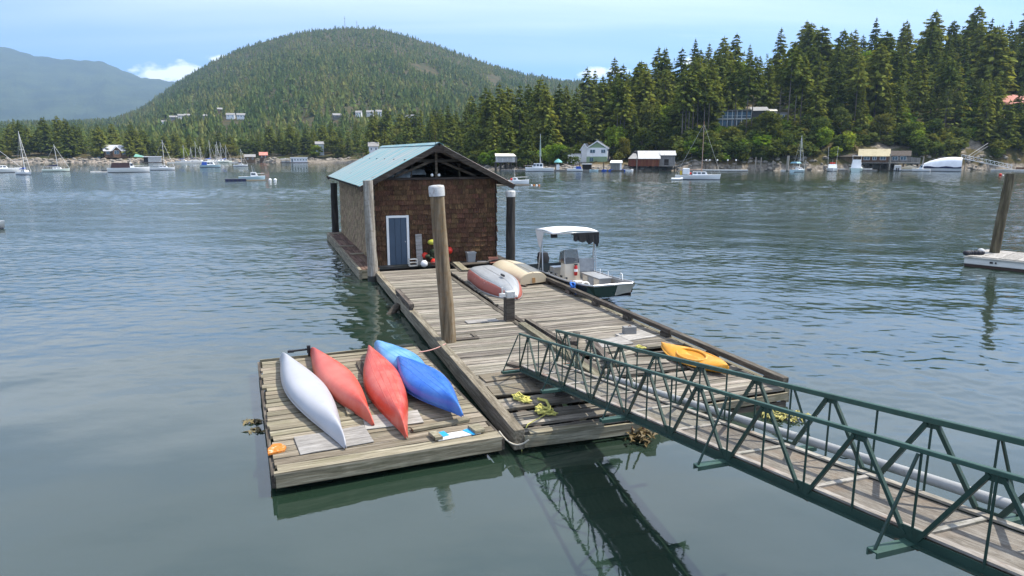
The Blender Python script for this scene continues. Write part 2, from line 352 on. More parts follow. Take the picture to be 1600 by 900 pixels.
def deck(root, W, L, pw, z, mat, seed, skip=(), thick=.05, x0=0.0, left=None, tilt=.35, y0=0.0):
    """cross planks laid along local x from y=0 to y=L"""
    r = random.Random(seed); vs = plank_variants(W, pw*.905, thick, mat, 7, seed); n = int(L/pw)
    for i in range(n):
        if i in skip: continue
        y = y0 + (i+.5)*pw
        l = left(y) if left else 0.0
        o = mesh_obj('plank', vs[r.randrange(7)], root, (x0 + (W+l)/2 + r.uniform(-.02, .02), y + r.uniform(-.006, .006), z + r.uniform(-.010, .004)), (R(r.uniform(-tilt, tilt)), R(r.uniform(-.2, .2)), R(r.uniform(-.25, .25)) + (math.pi if r.random() < .5 else 0)))
        o.scale = ((W-l)/W * r.uniform(.99, 1.0), 1, 1)
def board(root, name, mat, c, d, rz=0.0, rx=0.0, ry=0.0, seed=0):
    """a loose or fixed board with slightly uneven edges, d = (length, width, thickness)"""
    me = plank_variants(d[0], d[1], d[2], mat, 1, seed + int(abs(c[0]*97)+abs(c[1]*53)), min(.008, d[1]*.06), name)[0]
    return mesh_obj(name, me, root, (c[0], c[1], c[2]+d[2]), (rx, ry, rz))

ZD = .35
# ---- left hand float, the one with the leaning pile in it
FA = R(18.9)
fl_a = thing('timber_float', 'long weathered timber float with leaning pile rising through it, walkway to boathouse door', 'dock', (.13, 10.85, 0), FA, 'timber floats')
deck(fl_a, 2.42, 17.1, .19, ZD, DECK, 11, skip=(1, 5, 9), x0=.03, left=lambda y: .0)
for y0, y1 in ((0.0, 4.6), (4.62, 9.3), (9.32, 17.1)):
    bevel(MB().bb((-.10, y0, .06), (.09, y1, ZD+.075 if y0 < 9 else ZD+.03)).build('edge_beam', BEAMY, fl_a), .012)
MB().bb((2.42, 7.0, .05), (2.56, 17.0, ZD+.012)).build('edge_beam', DARKY, fl_a)
MB().bb((2.44, -.05, .03), (2.64, 6.98, ZD+.09)).build('edge_beam', BEAMY, fl_a)
for x in (.45, 1.2, 1.95): MB().bb((x-.08, .1, .08), (x+.08, 17.0, ZD-.065)).build('stringer', DARKY, fl_a)
for k in range(6): MB().tube([(-.05, 1.2+2.9*k, -.05), (2.5, 1.2+2.9*k, -.05)], .24, 10).build('flotation_log', WET, fl_a)
board(fl_a, 'fascia_board', BEAM, (1.28, -.055, .10), (2.42, .05, .20), 0, 0, R(1.0))
board(fl_a, 'fascia_board', RAFTW, (.85, -.02, ZD-.045), (1.35, .13, .06), R(-1), R(6), 0)
# worn repairs and loose pieces on the near end
for (x, y, l, w, rz, m) in ((.75, 2.95, 1.15, .5, 3, RAFTW), (.62, 2.1, .95, .55, -2, RAFTW), (1.62, 7.75, .95, .34, 1, PLY), (1.5, 3.3, .5, .22, 8, DARKW), (1.35, 2.6, .42, .2, -12, DARKW)):
    board(fl_a, 'patch_board', m, (x, y, ZD+.008), (l, w, .022), R(rz))
board(fl_a, 'loose_plank', DARKW, (1.45, 3.0, ZD+.05), (1.7, .19, .05), R(-62), R(4), R(-3))
board(fl_a, 'loose_plank', DARKW, (1.85, 1.5, ZD+.02), (1.3, .16, .05), R(6), R(5), R(4))
# bull rail pieces on the left edge
for (y, l) in ((10.9, 2.5),):
    MB().bb((-.09, y-l/2, ZD+.10), (.06, y+l/2, ZD+.22)).build('bull_rail', DARKY, fl_a)
    for yy in (y-l/2+.2, y+l/2-.2, y): MB().bb((-.08, yy-.13, ZD+.03), (.05, yy+.13, ZD+.10)).build('rail_block', DARKY, fl_a)
MB().tube([(-.16, 11.25, .22), (-.62, 10.95, -.18)], .12, 10).build('fender_log', DARKW, fl_a)
# hole around the leaning pile
MB().bb((.38, 6.02, ZD+.004), (1.05, 6.12, ZD+.03)).build('pile_collar', DARKW, fl_a)
MB().bb((.95, 6.13, ZD+.004), (1.05, 6.55, ZD+.03)).build('pile_collar', DARKW, fl_a)

# ---- right hand float with the bull rail
FB = R(20.37)
fl_b = thing('timber_float', 'bleached timber float with raised bull rail along its outer edge beside the work boat', 'dock', (2.745, 12.09, 0), FB, 'timber floats')
deck(fl_b, 2.9, 16.3, .185, ZD+.015, DECK, 23, skip=(9, 13, 17, 18), x0=.05, left=lambda y: .25*max(0, (y-9)/7.5))
for (y0, y1) in ((-.05, 4.0), (4.02, 8.2), (8.22, 12.3), (12.32, 16.4)):
    bevel(MB().bb((2.82, y0, ZD+.135), (2.98, y1-.02, ZD+.255)).build('bull_rail', DARKY, fl_b), .015)
for k in range(9): MB().bb((2.80, .35+1.95*k-.14, ZD+.02), (2.97, .35+1.95*k+.14, ZD+.135)).build('rail_block', DARKY, fl_b)
MB().bb((2.955, 0, .05), (3.07, 16.3, ZD+.01)).build('edge_beam', BEAMY, fl_b)
MB().bb((-.09, 0, .04), (.045, 9.0, ZD+.03)).build('edge_beam', DARKY, fl_b)
board(fl_b, 'kerb_board', DARKW, (.12, 5.2, ZD+.03), (3.6, .14, .07), R(90))
board(fl_b, 'fascia_board', BEAM, (1.48, -.045, .14), (2.95, .05, .14))
board(fl_b, 'fascia_board', DARKW, (1.48, -.035, -.02), (2.9, .05, .12))
for x in (.5, 1.5, 2.5): MB().bb((x-.08, .1, .08), (x+.08, 16.2, ZD-.05)).build('stringer', DARKY, fl_b)
for k in range(6): MB().tube([(0, .8+2.9*k, -.05), (3.0, .8+2.9*k, -.05)], .24, 10).build('flotation_log', WET, fl_b)
for (x, y, l, w, rz, m) in ((1.2, 4.15, 1.0, .62, 5, PLY), (2.15, 4.5, .85, .62, 8, PLY), (1.15, 2.4, 1.1, .24, -8, DECK), (.75, 3.1, 1.2, .22, 14, DECK), (1.7, 2.9, .9, .2, -16, DARKW), (1.5, 3.45, .8, .18, 20, DARKW), (2.3, 1.7, .9, .2, 4, DARKW)):
    board(fl_b, 'patch_board', m, (x, y, ZD+.03), (l, w, .025), R(rz), R(2))
board(fl_b, 'loose_plank', DARKW, (.62, 3.6, ZD+.06), (2.2, .18, .06), R(75), R(3), R(2))
board(fl_b, 'loose_plank', DARKW, (.42, 4.5, ZD+.06), (.9, .2, .12), R(60))

# ---- canoe raft
FR = R(21.9)
raft = thing('swim_raft', 'square timber raft on the left carrying upturned canoes and kayaks', 'raft', (-3.52, 9.43, 0), FR)
deck(raft, 3.6, 6.1, .235, ZD, RAFTW, 37, x0=0, tilt=.5)
board(raft, 'fascia_board', BEAM, (1.8, -.035, ZD-.235), (3.62, .05, .20))
board(raft, 'fascia_board', RAFTW, (1.8, -.012, ZD-.038), (3.61, .10, .042))
MB().bb((-.06, 0, .1), (-.003, 6.1, ZD-.05)).build('edge_beam', DARKY, raft)
MB().bb((3.605, 0, .1), (3.66, 6.1, ZD-.05)).build('edge_beam', DARKY, raft)
board(raft, 'fascia_board', BEAM, (1.8, 6.15, ZD-.22), (3.6, .05, .2))
for x in (.4, 1.8, 3.2): MB().bb((x-.1, .05, .07), (x+.1, 6.05, ZD-.055)).build('stringer', DARKY, raft)
for x in (.45, 1.8, 3.15): MB().bb((x-.4, .25, -.32), (x+.4, 5.85, .085)).build('flotation_block', WET, raft)
# plywood sheets, battens and wrapped boards fixed to the raft
board(raft, 'patch_board', PLY, (.95, .85, ZD+.01), (1.15, .75, .014), R(3))
board(raft, 'patch_board', PLY, (2.05, 1.35, ZD+.01), (.98, .62, .014), R(-4))
board(raft, 'batten', RAFTW, (1.42, 2.6, ZD+.01), (1.6, .13, .04), R(88))
board(raft, 'batten', DARKW, (2.02, 3.7, ZD+.01), (2.6, .14, .04), R(88))
board(raft, 'batten', BEAM, (2.75, .78, ZD+.012), (1.05, .16, .04), R(5))
board(raft, 'batten', BEAM, (2.55, .3, ZD+.03), (.17, .30, .05), R(8))
board(raft, 'batten', BEAM, (3.28, .32, ZD+.03), (.17, .30, .05), R(8))
BLUEP = paint('blue_sheet', (.02, .30, .62), .4, (.5, .6, .65), .3, 6)
WHITEW = paint('worn_white_board', (.6, .6, .58), .6, (.38, .35, .3), .45, 5, bump=.2)
MB().box((2.92, .28, ZD+.018), (.75, .22, .016), R(3)).build('white_board', WHITEW, raft)
MB().box((2.66, .36, ZD+.028), (.2, .2, .012), R(12)).build('blue_sheet', BLUEP, raft)
MB().box((3.17, .30, ZD+.028), (.16, .26, .012), R(24)).build('blue_sheet', BLUEP, raft)
# broken foam corner
FOAM = paint('rusty_orange_foam', (.50, .17, .025), .95, (.62, .55, .42), .38, 9, bump=.8)
rr = random.Random(5); mb = MB()
poly = [(-.08, .62), (.16, .66), (.20, .80), (.17, .98), (.0, 1.0), (-.09, .86)]
mb.prism([(x+rr.uniform(-.03, .03), y+rr.uniform(-.03, .03)) for x, y in poly], ZD+.004, ZD+.035)
for k in range(7): mb.ball((rr.uniform(-.03, .14), rr.uniform(.68, .95), ZD+.03), rr.uniform(.02, .05), 7, 5, 0, .5)
tag(mb.build('foam_patch', FOAM, raft), 'crumbling orange foam at the near left corner')
mb = MB(); mb.box((2.15, 3.45, ZD+.06), (.2, .2, .05), R(20)).box((1.62, 2.05, ZD+.02), (.28, .12, .03), R(30)).build('white_bracket', WHITEW, raft)

# ---- ropes tying the floats together
def rope(name, pts, r, mat, label, cat='rope', n=6):
    o = MB().tube(pts, r, n).build(name, mat); return tag(o, label, cat)
def sag(p, q, d, n=8): return [tuple(Vector(p).lerp(Vector(q), i/n) - Vector((0, 0, d*4*(i/n)*(1-i/n)))) for i in range(n+1)]
rope('mooring_rope', sag((-.22, 10.85, .40), (.28, 10.72, .30), .16), .014, ROPEW, 'pale rope tying near corner of canoe raft to long float')
rope('mooring_rope', sag((-2.2, 15.6, .38), (-1.62, 16.1, .44), .04), .014, paint('red_white_rope', (.55, .3, .26), .8), 'short pinkish rope between raft and float beside the leaning pile')

# ------------------------------------------------------------------ piles
def pile(name, mat, p0, p1, r, label, cap=None, seed=0, group=None, n=20, collar=None):
    t = thing(name, label, 'pile', (p0[0], p0[1], 0), 0, group); rr = random.Random(seed)
    a = Vector((0, 0, p0[2])); b = Vector(p1) - Vector((p0[0], p0[1], 0)); pts = []; rs = []
    for i in range(13):
        f = i/12; pts.append(a.lerp(b, f) + Vector((rr.uniform(-.012, .012), rr.uniform(-.012, .012), 0))); rs.append(r*(1.06-.12*f)*rr.uniform(.97, 1.03))
    MB().tube(pts, rs, n).build('shaft', mat, t)
    if p0[2] < -.9: MB().tube([(a.lerp(b, f_)).to_tuple() for f_ in ((-p0[2]-.5)/(p1[2]-p0[2]), (-p0[2]+.10)/(p1[2]-p0[2]), (-p0[2]+.24)/(p1[2]-p0[2]))], [r*1.10, r*1.09, r*1.05], n).build('tide_band', WET, t)
    if cap:
        d = (b-a).normalized()
        c = MB(); c.tube([b - d*.22, b - d*.02, b + d*.03, b + d*.045], [r*1.04, r*1.06, r*.98, r*.5], n); c.build('cap', cap, t)
    return t
pile('dock_pile', PILEM, (-1.50, 16.67, -1.2), (-1.83, 16.67, 4.21), .185, 'tall leaning brown pile with white metal cap standing through the float', CAPM, 1)
pile('dock_pile', PILEG, (-5.50, 26.75, -1.5), (-5.60, 26.75, 3.98), .20, 'thick grey pile at left front corner of boathouse', None, 2)
pile('dock_pile', PILEK, (-.06, 29.6, -1.5), (-.06, 29.6, 3.40), .20, 'black tarred pile with white cap right of boathouse', CAPM, 3)
pile('dock_pile', PILEK, (-10.55, 40.6, -1.5), (-10.5, 40.6, 3.3), .2, 'dark pile at far left corner of boathouse', None, 4)
t = thing('mooring_post', 'short dark square post with pale bracket on top in front of overturned skiff', 'post', (-.08, 18.85, 0), R(20))
bevel(MB().bb((-.13, -.13, -.4), (.13, .13, 1.02)).build('shaft', DARKW, t), .02)
bevel(MB().box((.02, 0, 1.10), (.24, .22, .19)).build('bracket', CAPM, t), .01)
MB().box((-.24, -.1, 1.12), (.16, .1, .09)).box((-.24, -.1, 1.24), (.04, .04, .2)).build('clamp', WHITEW, t)
# ------------------------------------------------------------------ boathouse
SHING = wood('cedar_shingle', (.018, .009, .006), (.070, .035, .019), (.26, .14, .07), (30, 30, 1.6), .62, blot=(.018, .012, .010), blot_amt=.55, bump=.5, hue=.035)
SHINGG = wood('weathered_shingle', (.09, .060, .034), (.25, .172, .098), (.39, .295, .185), (20, 20, 1.3), .6, blot=(.20, .18, .15), blot_amt=.5, bump=.5)
DARKIN = paint('dark_boarding', (.022, .017, .014), .9)
TRIM = wood('dark_brown_trim', (.018, .014, .012), (.04, .032, .026), (.085, .07, .058), (1.5, 18, 18), .3, blot=(.03, .025, .02))
RAFTER = wood('bare_rafter', (.03, .024, .018), (.08, .06, .045), (.15, .12, .09), (1.5, 14, 14), .5)
DOORB = paint('slate_blue_paint', (.055, .085, .125), .5, dirt=.25, scale=2)
FRAMEW = paint('white_paint', (.78, .78, .76), .5, dirt=.12)
def roof_mat():
    m, nt, b, out = nodes('painted_metal_roof'); g = G(nt); r = g.rnd(); co = g.coords(r); tc = g.coords()
    base = g.mix(g.ramp(g.noise(g.map(co, (.35, .8, 1)), 1.6, 5, .6), [(.35, 0.0), (.7, 1.0)]), (.105, .265, .29), (.19, .34, .325))
    base = g.mix(g.math('MULTIPLY', r, .55), base, (.14, .33, .345))
    sp = g.n('ShaderNodeSeparateXYZ'); g.L(tc, sp.inputs[0])
    edge = g.math('ABSOLUTE', g.math('SUBTRACT', sp.outputs[1], .90))
    streak = g.noise(g.map(co, (.5, 9, 1)), 1.0, 5, .6)
    e1 = g.math('MULTIPLY', g.ramp(r, [(.25, .15), (.55, 1.0)]), g.math('MULTIPLY', g.ramp(edge, [(.0, 1.0), (.16, .8), (.27, 0.0)]), g.ramp(streak, [(.3, .35), (.5, 1.0)])))
    col = g.mix(e1, base, (.42, .29, .24))
    col = g.mix(g.ramp(streak, [(.50, 0.0), (.62, .75)]), col, (.38, .34, .30))
    g.L(col, b.inputs['Base Color']); b.inputs['Roughness'].default_value = .42; b.inputs['Metallic'].default_value = .15; return m
ROOFM = roof_mat()
BW, BL, BZ = 5.25, 12.8, 3.95
bh = thing('boathouse', 'floating cedar-shingled boathouse with teal metal gable roof and blue door', 'boathouse', (-5.66, 28.2, 0), R(20))
# walls (backing) and floats
fw = MB(); DX, DW, DT = .93, .84, 2.43
fw.bb((0, 0, .3), (DX-DW/2, .09, BZ)).bb((DX+DW/2, 0, .3), (BW, .09, BZ)).bb((DX-DW/2, 0, DT), (DX+DW/2, .09, BZ))
front = fw.build('front_wall', DARKIN, bh)
left = MB().bb((0, .09, .3), (.09, BL, BZ)).build('side_wall', DARKIN, bh)
right = MB().bb((BW-.09, .09, .3), (BW, BL, BZ)).build('side_wall', SHING, bh)
MB().bb((.09, BL-.09, 2.6), (BW-.09, BL, BZ)).add([(.3, BL-.05, BZ), (BW-.3, BL-.05, BZ), (BW/2, BL-.05, BZ+1.2)], [(0, 1, 2)]).build('back_wall', DARKIN, bh)
# shingles: front wall singly (the first 300), the rest joined
def shingle_mesh(w, h, seed):
    r = random.Random(seed); s = [r.uniform(-.012, .012) for _ in range(4)]
    v = [(-w/2, -.044+r.uniform(-.008, .008), s[0]), (w/2, -.044+r.uniform(-.004, .004), s[1]), (w/2, -.004, h), (-w/2, -.004, h), (-w/2, 0, s[0]), (w/2, 0, s[1]), (w/2, 0, h), (-w/2, 0, h)]
    return v, [(0, 1, 2, 3), (4, 7, 6, 5), (0, 4, 5, 1), (1, 5, 6, 2), (3, 2, 6, 7), (0, 3, 7, 4)]
var = []
for k in range(10):
    me = bpy.data.meshes.new('shingle'); me.from_pydata(*[shingle_mesh(1.0, .255, k)[0], [], shingle_mesh(1.0, .255, k)[1]]); me.materials.append(SHING); var.append(me)
rr = random.Random(3); spots = []
course = .208
for j in range(17):
    z = .40 + j*course; x = -.02 - rr.uniform(0, .15)
    while x < BW:
        w = rr.choice((.13, .18, .22, .26, .30, .34)) * rr.uniform(.9, 1.1); a, b2 = max(x, -.02), min(x+w, BW+.02); x += w
        if b2-a < .04: continue
        segs = [(a, b2)]
        if z < DT+.02:
            o0, o1 = DX-DW/2-.085, DX+DW/2+.085; segs = []
            if a < o0: segs.append((a, min(b2, o0)))
            if b2 > o1: segs.append((max(a, o1), b2))
        for s0, s1 in segs:
            if s1-s0 > .03: spots.append((s0, s1, z + rr.uniform(-.008, .008)))
spots.sort(key=lambda s: -(s[1]-s[0]))
rest = MB()
for i, (a, b2, z) in enumerate(spots):
    if z > BZ-.25: z = BZ-.262
    if i < 300:
        o = mesh_obj('shingle', var[i % 10], front, ((a+b2)/2, -.002 - .003*rr.random(), z), None, ((b2-a)*.975, 1, 1))
    else:
        v, f = shingle_mesh((b2-a)*.97, .255, i); rest.add([((a+b2)/2+p[0], p[1]-.003, z+p[2]) for p in v], f)
o = rest.build('narrow_shingles', SHING, front); o['kind'] = 'stuff'
def side_shingles(x0, sgn, mat, parent):
    mb = MB(); r = random.Random(9)
    for j in range(17):
        z = .40 + j*course; y = -.02 - r.uniform(0, .2)
        while y < BL:
            w = r.uniform(.13, .34); v, f = shingle_mesh(w*.975, .255, r.randrange(10**6)); zz = min(z, BZ-.262) + r.uniform(-.008, .008)
            pts = [(x0 + sgn*(-p[1]+.002), y+w/2 + p[0]*(-sgn), zz+p[2]) for p in v]; mb.add(pts, f); y += w
    o = mb.build('wall_shingles', mat, parent); o['kind'] = 'stuff'; return o
tag(side_shingles(0, -1, SHINGG, left), 'sun-greyed cedar shingles'); side_shingles(BW, 1, SHING, right)
# corner boards, top beam, base board
for x in (0, BW): MB().box((x, -.01, (BZ+.4)/2), (.06, .09, BZ-.4)).build('corner_board', TRIM, bh)
MB().bb((-.05, -.10, BZ-.02), (BW+.05, .10, BZ+.07)).build('top_beam', TRIM, bh)
MB().bb((.02, -.05, .24), (BW, -.006, .40)).build('base_board', wood('stained_base_board', (.03, .028, .025), (.07, .065, .06), (.14, .13, .12)), bh)
# door
door = MB(); door.bb((DX-DW/2+.05, .0, .36), (DX+DW/2-.05, .035, DT-.06)); door = door.build('door', DOORB, bh)
for k in range(3):
    w = (DW-.1)/3; x = DX-DW/2+.05+w*k
    bevel(MB().bb((x+.008, -.022, .37), (x+w-.008, .0, DT-.065)).build('door_board', DOORB, door), .006)
MB().ball((DX+DW/2-.12, -.045, 1.36), .028, 8, 6).build('handle', CAPM, door)
fr = MB().bb((DX-DW/2-.05, -.045, .34), (DX-DW/2+.045, .06, DT+.04)).bb((DX+DW/2-.045, -.045, .34), (DX+DW/2+.05, .06, DT+.04)).bb((DX-DW/2+.045, -.043, DT-.055), (DX+DW/2-.045, .06, DT+.04))
fr.build('door_frame', FRAMEW, bh)
# roof
RISE, OV, OF = 1.68, .62, .62
half = BW/2 + OV; ez = BZ - OV*RISE/(BW/2+OV)*1.0 + .06; rz_ = ez + RISE
slope = math.atan2(RISE, half); sl = math.hypot(RISE, half)
def panel_mesh(seed):
    r = random.Random(seed); n = 20; secs = []
    for s in range(4):
        u = sl*s/3; row = []
        for k in range(n+1):
            y = .93*k/n; z = .020*abs(math.sin(math.pi*k/4)) + r.uniform(-.002, .002) + (.006 if k > n-2 else 0)
            row.append((u, y, z))
        secs.append(row)
    return MB().loft(secs, 0, False).mesh('roof_panel', ROOFM)
pv = [panel_mesh(k) for k in range(4)]
roof = MB()
npan = 15; y0 = -OF
for sgn, nm in ((1, 0), (-1, 1)):
    pass
decking = MB()
for sx in (0, 1):
    a = (-OV, ez-.05) if sx == 0 else (BW+OV, ez-.05); t_ = (BW/2, rz_-.05)
    decking.add([(a[0], -OF+.04, a[1]), (t_[0], -OF+.04, t_[1]), (t_[0], BL+.5, t_[1]), (a[0], BL+.5, a[1])], [(0, 1, 2, 3)])
roof = decking.build('roof', TRIM, bh); solid(roof, .03, 0)
rr = random.Random(31)
for k in range(npan):
    y = -OF + .90*k
    mesh_obj('roof_panel', pv[rr.randrange(4)], roof, (-OV-.02, y, ez+.025 + .003*(k % 2)), (0, -slope, 0))
    mesh_obj('roof_panel', pv[rr.randrange(4)], roof, (BW+OV+.02, y+.93, ez+.025 + .003*(k % 2)), (0, -slope, math.pi))
MB().bar((BW/2-.10, -OF-.01, rz_+.035), (BW/2-.10, BL+.55, rz_+.035), .24, .012, (-.46, 0, .89)).bar((BW/2+.10, -OF-.01, rz_+.035), (BW/2+.10, BL+.55, rz_+.035), .24, .012, (.46, 0, .89)).build('ridge_cap', ROOFM, roof)
# barge boards and open gable framing, front
bg = MB()
for sgn in (-1, 1):
    e = (BW/2 + sgn*(half+.03), -OF, ez-.10); tp = (BW/2, -OF, rz_-.085)
    b = MB().bar(e, tp, .045, .21, (0, 0, 1)); b.build('barge_board', TRIM, roof)
    # the same at the back
    MB().bar((e[0], BL+.52, e[2]), (tp[0], BL+.52, tp[2]), .045, .2).build('barge_board', TRIM, roof)
MB().bb((BW/2-.2, -OF-.03, rz_-.33), (BW/2+.2, -OF-.024+.0, rz_-.10)).build('gusset', TRIM, roof)
for j, yy in enumerate((-.02, 2.4, 4.8, 7.2, 9.6, 12.3)):
    mt = RAFTER
    for sgn in (-1, 1):
        MB().bar((BW/2+sgn*(BW/2+.05), yy+.03*j*.0, BZ+.02), (BW/2, yy, rz_-.17), .05, .13).build('rafter', mt, roof)
        MB().bar((BW/2+sgn*1.75, yy+.06, BZ+.1), (BW/2+sgn*.05, yy+.06, rz_-.62), .045, .10).build('truss_brace', mt, roof)
        MB().bar((BW/2+sgn*1.05, yy+.1, BZ+.05), (BW/2+sgn*1.0, yy+.1, BZ+.62), .045, .09, (0, 1, 0)).build('truss_brace', mt, roof)
    MB().bb((BW/2-1.35, yy-.03, rz_-.72), (BW/2+1.35, yy+.02, rz_-.60)).build('collar_tie', TRIM, roof)
    MB().bb((BW/2-.05, yy-.06, BZ), (BW/2+.05, yy+.0, rz_-.2)).build('king_post', mt, roof)
    if j: MB().bb((.1, yy-.05, BZ-.1), (BW-.1, yy+.05, BZ+.05)).build('tie_beam', mt, roof)
for k in range(5):
    for sgn in (-1, 1):
        f = (k+.6)/5.2; MB().bb((BW/2+sgn*(half*(1-f))-.045, -OF+.06, ez+RISE*f-.135), (BW/2+sgn*(half*(1-f))+.045, BL+.4, ez+RISE*f-.07)).build('purlin', RAFTER, roof)
LAMPM = paint('white_lamp_glass', (.8, .8, .78), .25)
for x in (2.42, 2.72): MB().ball((x, -.12, BZ+.17), .065, 10, 7).build('lamp', LAMPM, bh)
MB().tube([(BW/2-.15, -OF, rz_), (BW/2-.15, -OF, rz_+.42)], .012, 6).build('roof_pin', TRIM, roof)
# pale boards, tilted, added for the bright strips in the open gable
for k, (x, y, l, w, rz) in enumerate(((.95, .42, 1.35, .34, 3), (1.75, 1.0, 1.3, .34, 5))):
    o = board(None, 'pale_strip', WHITEW, (0, 0, 0), (l, w, .05)); o.matrix_world = bh.matrix_basis @ Matrix.Translation((x, y, BZ+.10+.19*k)) @ Matrix.Rotation(R(rz), 4, 'Z') @ Matrix.Rotation(R(32), 4, 'X')
    tag(o, ('lower' if k == 0 else 'upper') + ' pale strip added across the rafters in the open gable', 'board', 'pale strips in the gable')
# floats: left walkway and the pontoon under the house
pon = MB().bb((-.86, -.95, .02), (-.74, 13.15, .42)).build('pontoon_beam', BEAMY, bh)
MB().bb((-.74, -.98, .06), (-.05, -.88, .40)).build('pontoon_beam', BEAM, bh)
for k in range(6): MB().tube([(-.45, -.7+2.4*k, -.12), (-.45, 1.5+2.4*k, -.12)], .3, 10).build('flotation_log', WET, bh)
for x in (.5, 2.6, 4.8): MB().tube([(x, .2, -.1), (x, BL, -.1)], .35, 10).build('flotation_log', WET, bh)
MB().bb((0, .0, .14), (BW, BL, .3)).build('floor_frame', DARKIN, bh)
MB().bb((BW+.05, -.2, .05), (BW+.62, 13.0, .36)).build('pontoon_beam', DARKY, bh)
vs = plank_variants(2.0, .17, .04, RUSTW, 4, 71, .006, 'walk_plank', 'y')
rr = random.Random(8)
for j in range(7):
    for i in range(4):
        mesh_obj('walk_plank', vs[rr.randrange(4)], bh, (-.65+.18*i, .05+2.0*j+rr.uniform(-.02, .02), .43 + rr.uniform(-.012, .006)), (0, 0, R(rr.uniform(-.5, .5))), (1, .985, 1))
for (x, y) in ((-.35, 12.3), (-.5, 6.4), (-.3, 3.5)):
    board(bh, 'walk_board', RAFTW, (x, y, .44), (.7, .4, .02), R(rr.uniform(-20, 20)))
# ---- things leaning and lying by the boathouse front
M_ = bh.matrix_basis
def bp(x, y, z=0): v = M_ @ Vector((x, y, z)); return (v.x, v.y, v.z)
RED = paint('red_buoy', (.60, .03, .015), .4, dirt=.2)
YG = paint('yellow_green_vinyl', (.42, .42, .05), .5, (.15, .15, .05), .35, 5)
def buoy(p, r, m, label, g='buoys by the boathouse wall'):
    t = thing('net_buoy', label, 'buoy', p, 0, g)
    MB().ball((0, 0, r*.98), r, 14, 10).build('ball', m, t); MB().tube([(0, 0, r*1.9), (.02, 0, r*2.15), (.05, 0, r*2.25)], r*.18, 6).build('eye', DARKIN, t)
buoy(bp(2.0, -.30, ZD+.3), .13, RED, 'red buoy on top of the coiled gear left of the leaning pile')
buoy(bp(2.33, -.55, ZD), .16, RED, 'red buoy on the deck hidden half behind the leaning pile')
buoy(bp(3.07, -.22, ZD+.42), .16, RED, 'red buoy showing right of the leaning pile')
buoy(bp(1.85, -.75, ZD), .15, paint('white_buoy', (.72, .72, .74), .4), 'round white buoy on the deck beside the leaning board')
buoy(bp(3.0, -.10, ZD+.02), .15, paint('faded_red_buoy', (.38, .07, .05), .6), 'faded red buoy low behind the leaning pile')
t = thing('leaning_board', 'upright grey board leaning on the shingled wall right of the door', 'board', bp(1.78, -.25, ZD), R(20))
o = MB().box((0, .06, .66), (.27, .06, 1.32), 0, 0, R(-9)); bevel(o.build('plank', PLY, t), .008)
t = thing('wire_rack', 'small white metal rack on the deck beside the blue door', 'rack', bp(1.47, -.22, ZD), R(20)); mb = MB()
for z in (.02, .16, .30): mb.tube([(-.16, 0, z), (.16, 0, z)], .014, 6).tube([(-.16, -.2, z), (.16, -.2, z)], .014, 6)
for x in (-.16, .16):
    for y in (0, -.2): mb.tube([(x, y, 0), (x, y, .31)], .013, 6)
mb.build('frame', WHITEW, t)
t = thing('gear_pile', 'heap of dark netting and yellow-green floats against the boathouse wall', 'gear', bp(2.45, -.28, ZD), R(20))
rr = random.Random(2); mb = MB()
for k in range(16): mb.ball((rr.uniform(-.4, .4), rr.uniform(-.12, .15), rr.uniform(.1, .75)), rr.uniform(.09, .2), 8, 6, 0, .7)
mb.build('netting', paint('dark_netting', (.035, .05, .025), .95, (.14, .13, .05), .3, 14, bump=1.0), t)
mb = MB(); mb.ball((-.14, -.06, .98), .2, 12, 8, 0, .6); mb.build('float_bag', YG, t); MB().ball((.15, 0, .92), .17, 10, 8, 0, .7).build('float_bag', YG, t)
MB().tube([(.35*math.cos(a*.5)-.1, .22*math.sin(a*.5)-.32, .03+.004*a) for a in range(0, 40)], .02, 6).build('coiled_rope', DARKW, t)
t = thing('bucket', 'pale grey square tub against the dark base of the boathouse wall', 'bucket', bp(4.02, -.28, ZD), R(20))
bevel(MB().loft([[(-.16, -.14, .0), (.16, -.14, .0), (.16, .14, .0), (-.16, .14, .0)], [(-.19, -.17, .47), (.19, -.17, .47), (.19, .17, .47), (-.19, .17, .47)]], 0, False, True, True, True).build('body', paint('grey_tub', (.30, .31, .31), .6, (.15, .15, .14), .3, 5), t), .02)
MB().bb((-.205, -.185, .43), (.205, .185, .475)).build('rim', paint('grey_rim', (.36, .37, .37), .6), t)
t = thing('plank_stack', 'flat pale plank lying along the seam behind the skiff', 'board', bp(3.25, -1.35, ZD+.03), R(105)); board(t, 'plank', RAFTW, (0, 0, 0), (2.2, .3, .05)); board(t, 'plank', DARKW, (.1, .05, -.03), (2.4, .4, .03))
t = thing('scrap_sheet', 'dark scrap panels lying on deck at foot of boathouse wall', 'panel', bp(4.3, -.55, ZD+.025), R(20)); board(t, 'panel', DARKW, (-.3, -.15, 0), (1.1, .5, .03), R(8)); board(t, 'panel', PLY, (.2, .0, .03), (.5, .3, .02), R(-20)); board(t, 'panel', DARKW, (.75, .05, .02), (.9, .25, .05), R(12), R(-20))
t = thing('brick_red_board', 'small reddish board leaning at right corner of boathouse', 'board', bp(5.0, -.5, ZD+.03), R(10)); board(t, 'board', paint('faded_red_board', (.36, .15, .10), .8, (.25, .2, .17), .3, 5), (0, 0, .05), (.42, .5, .03), 0, R(22))
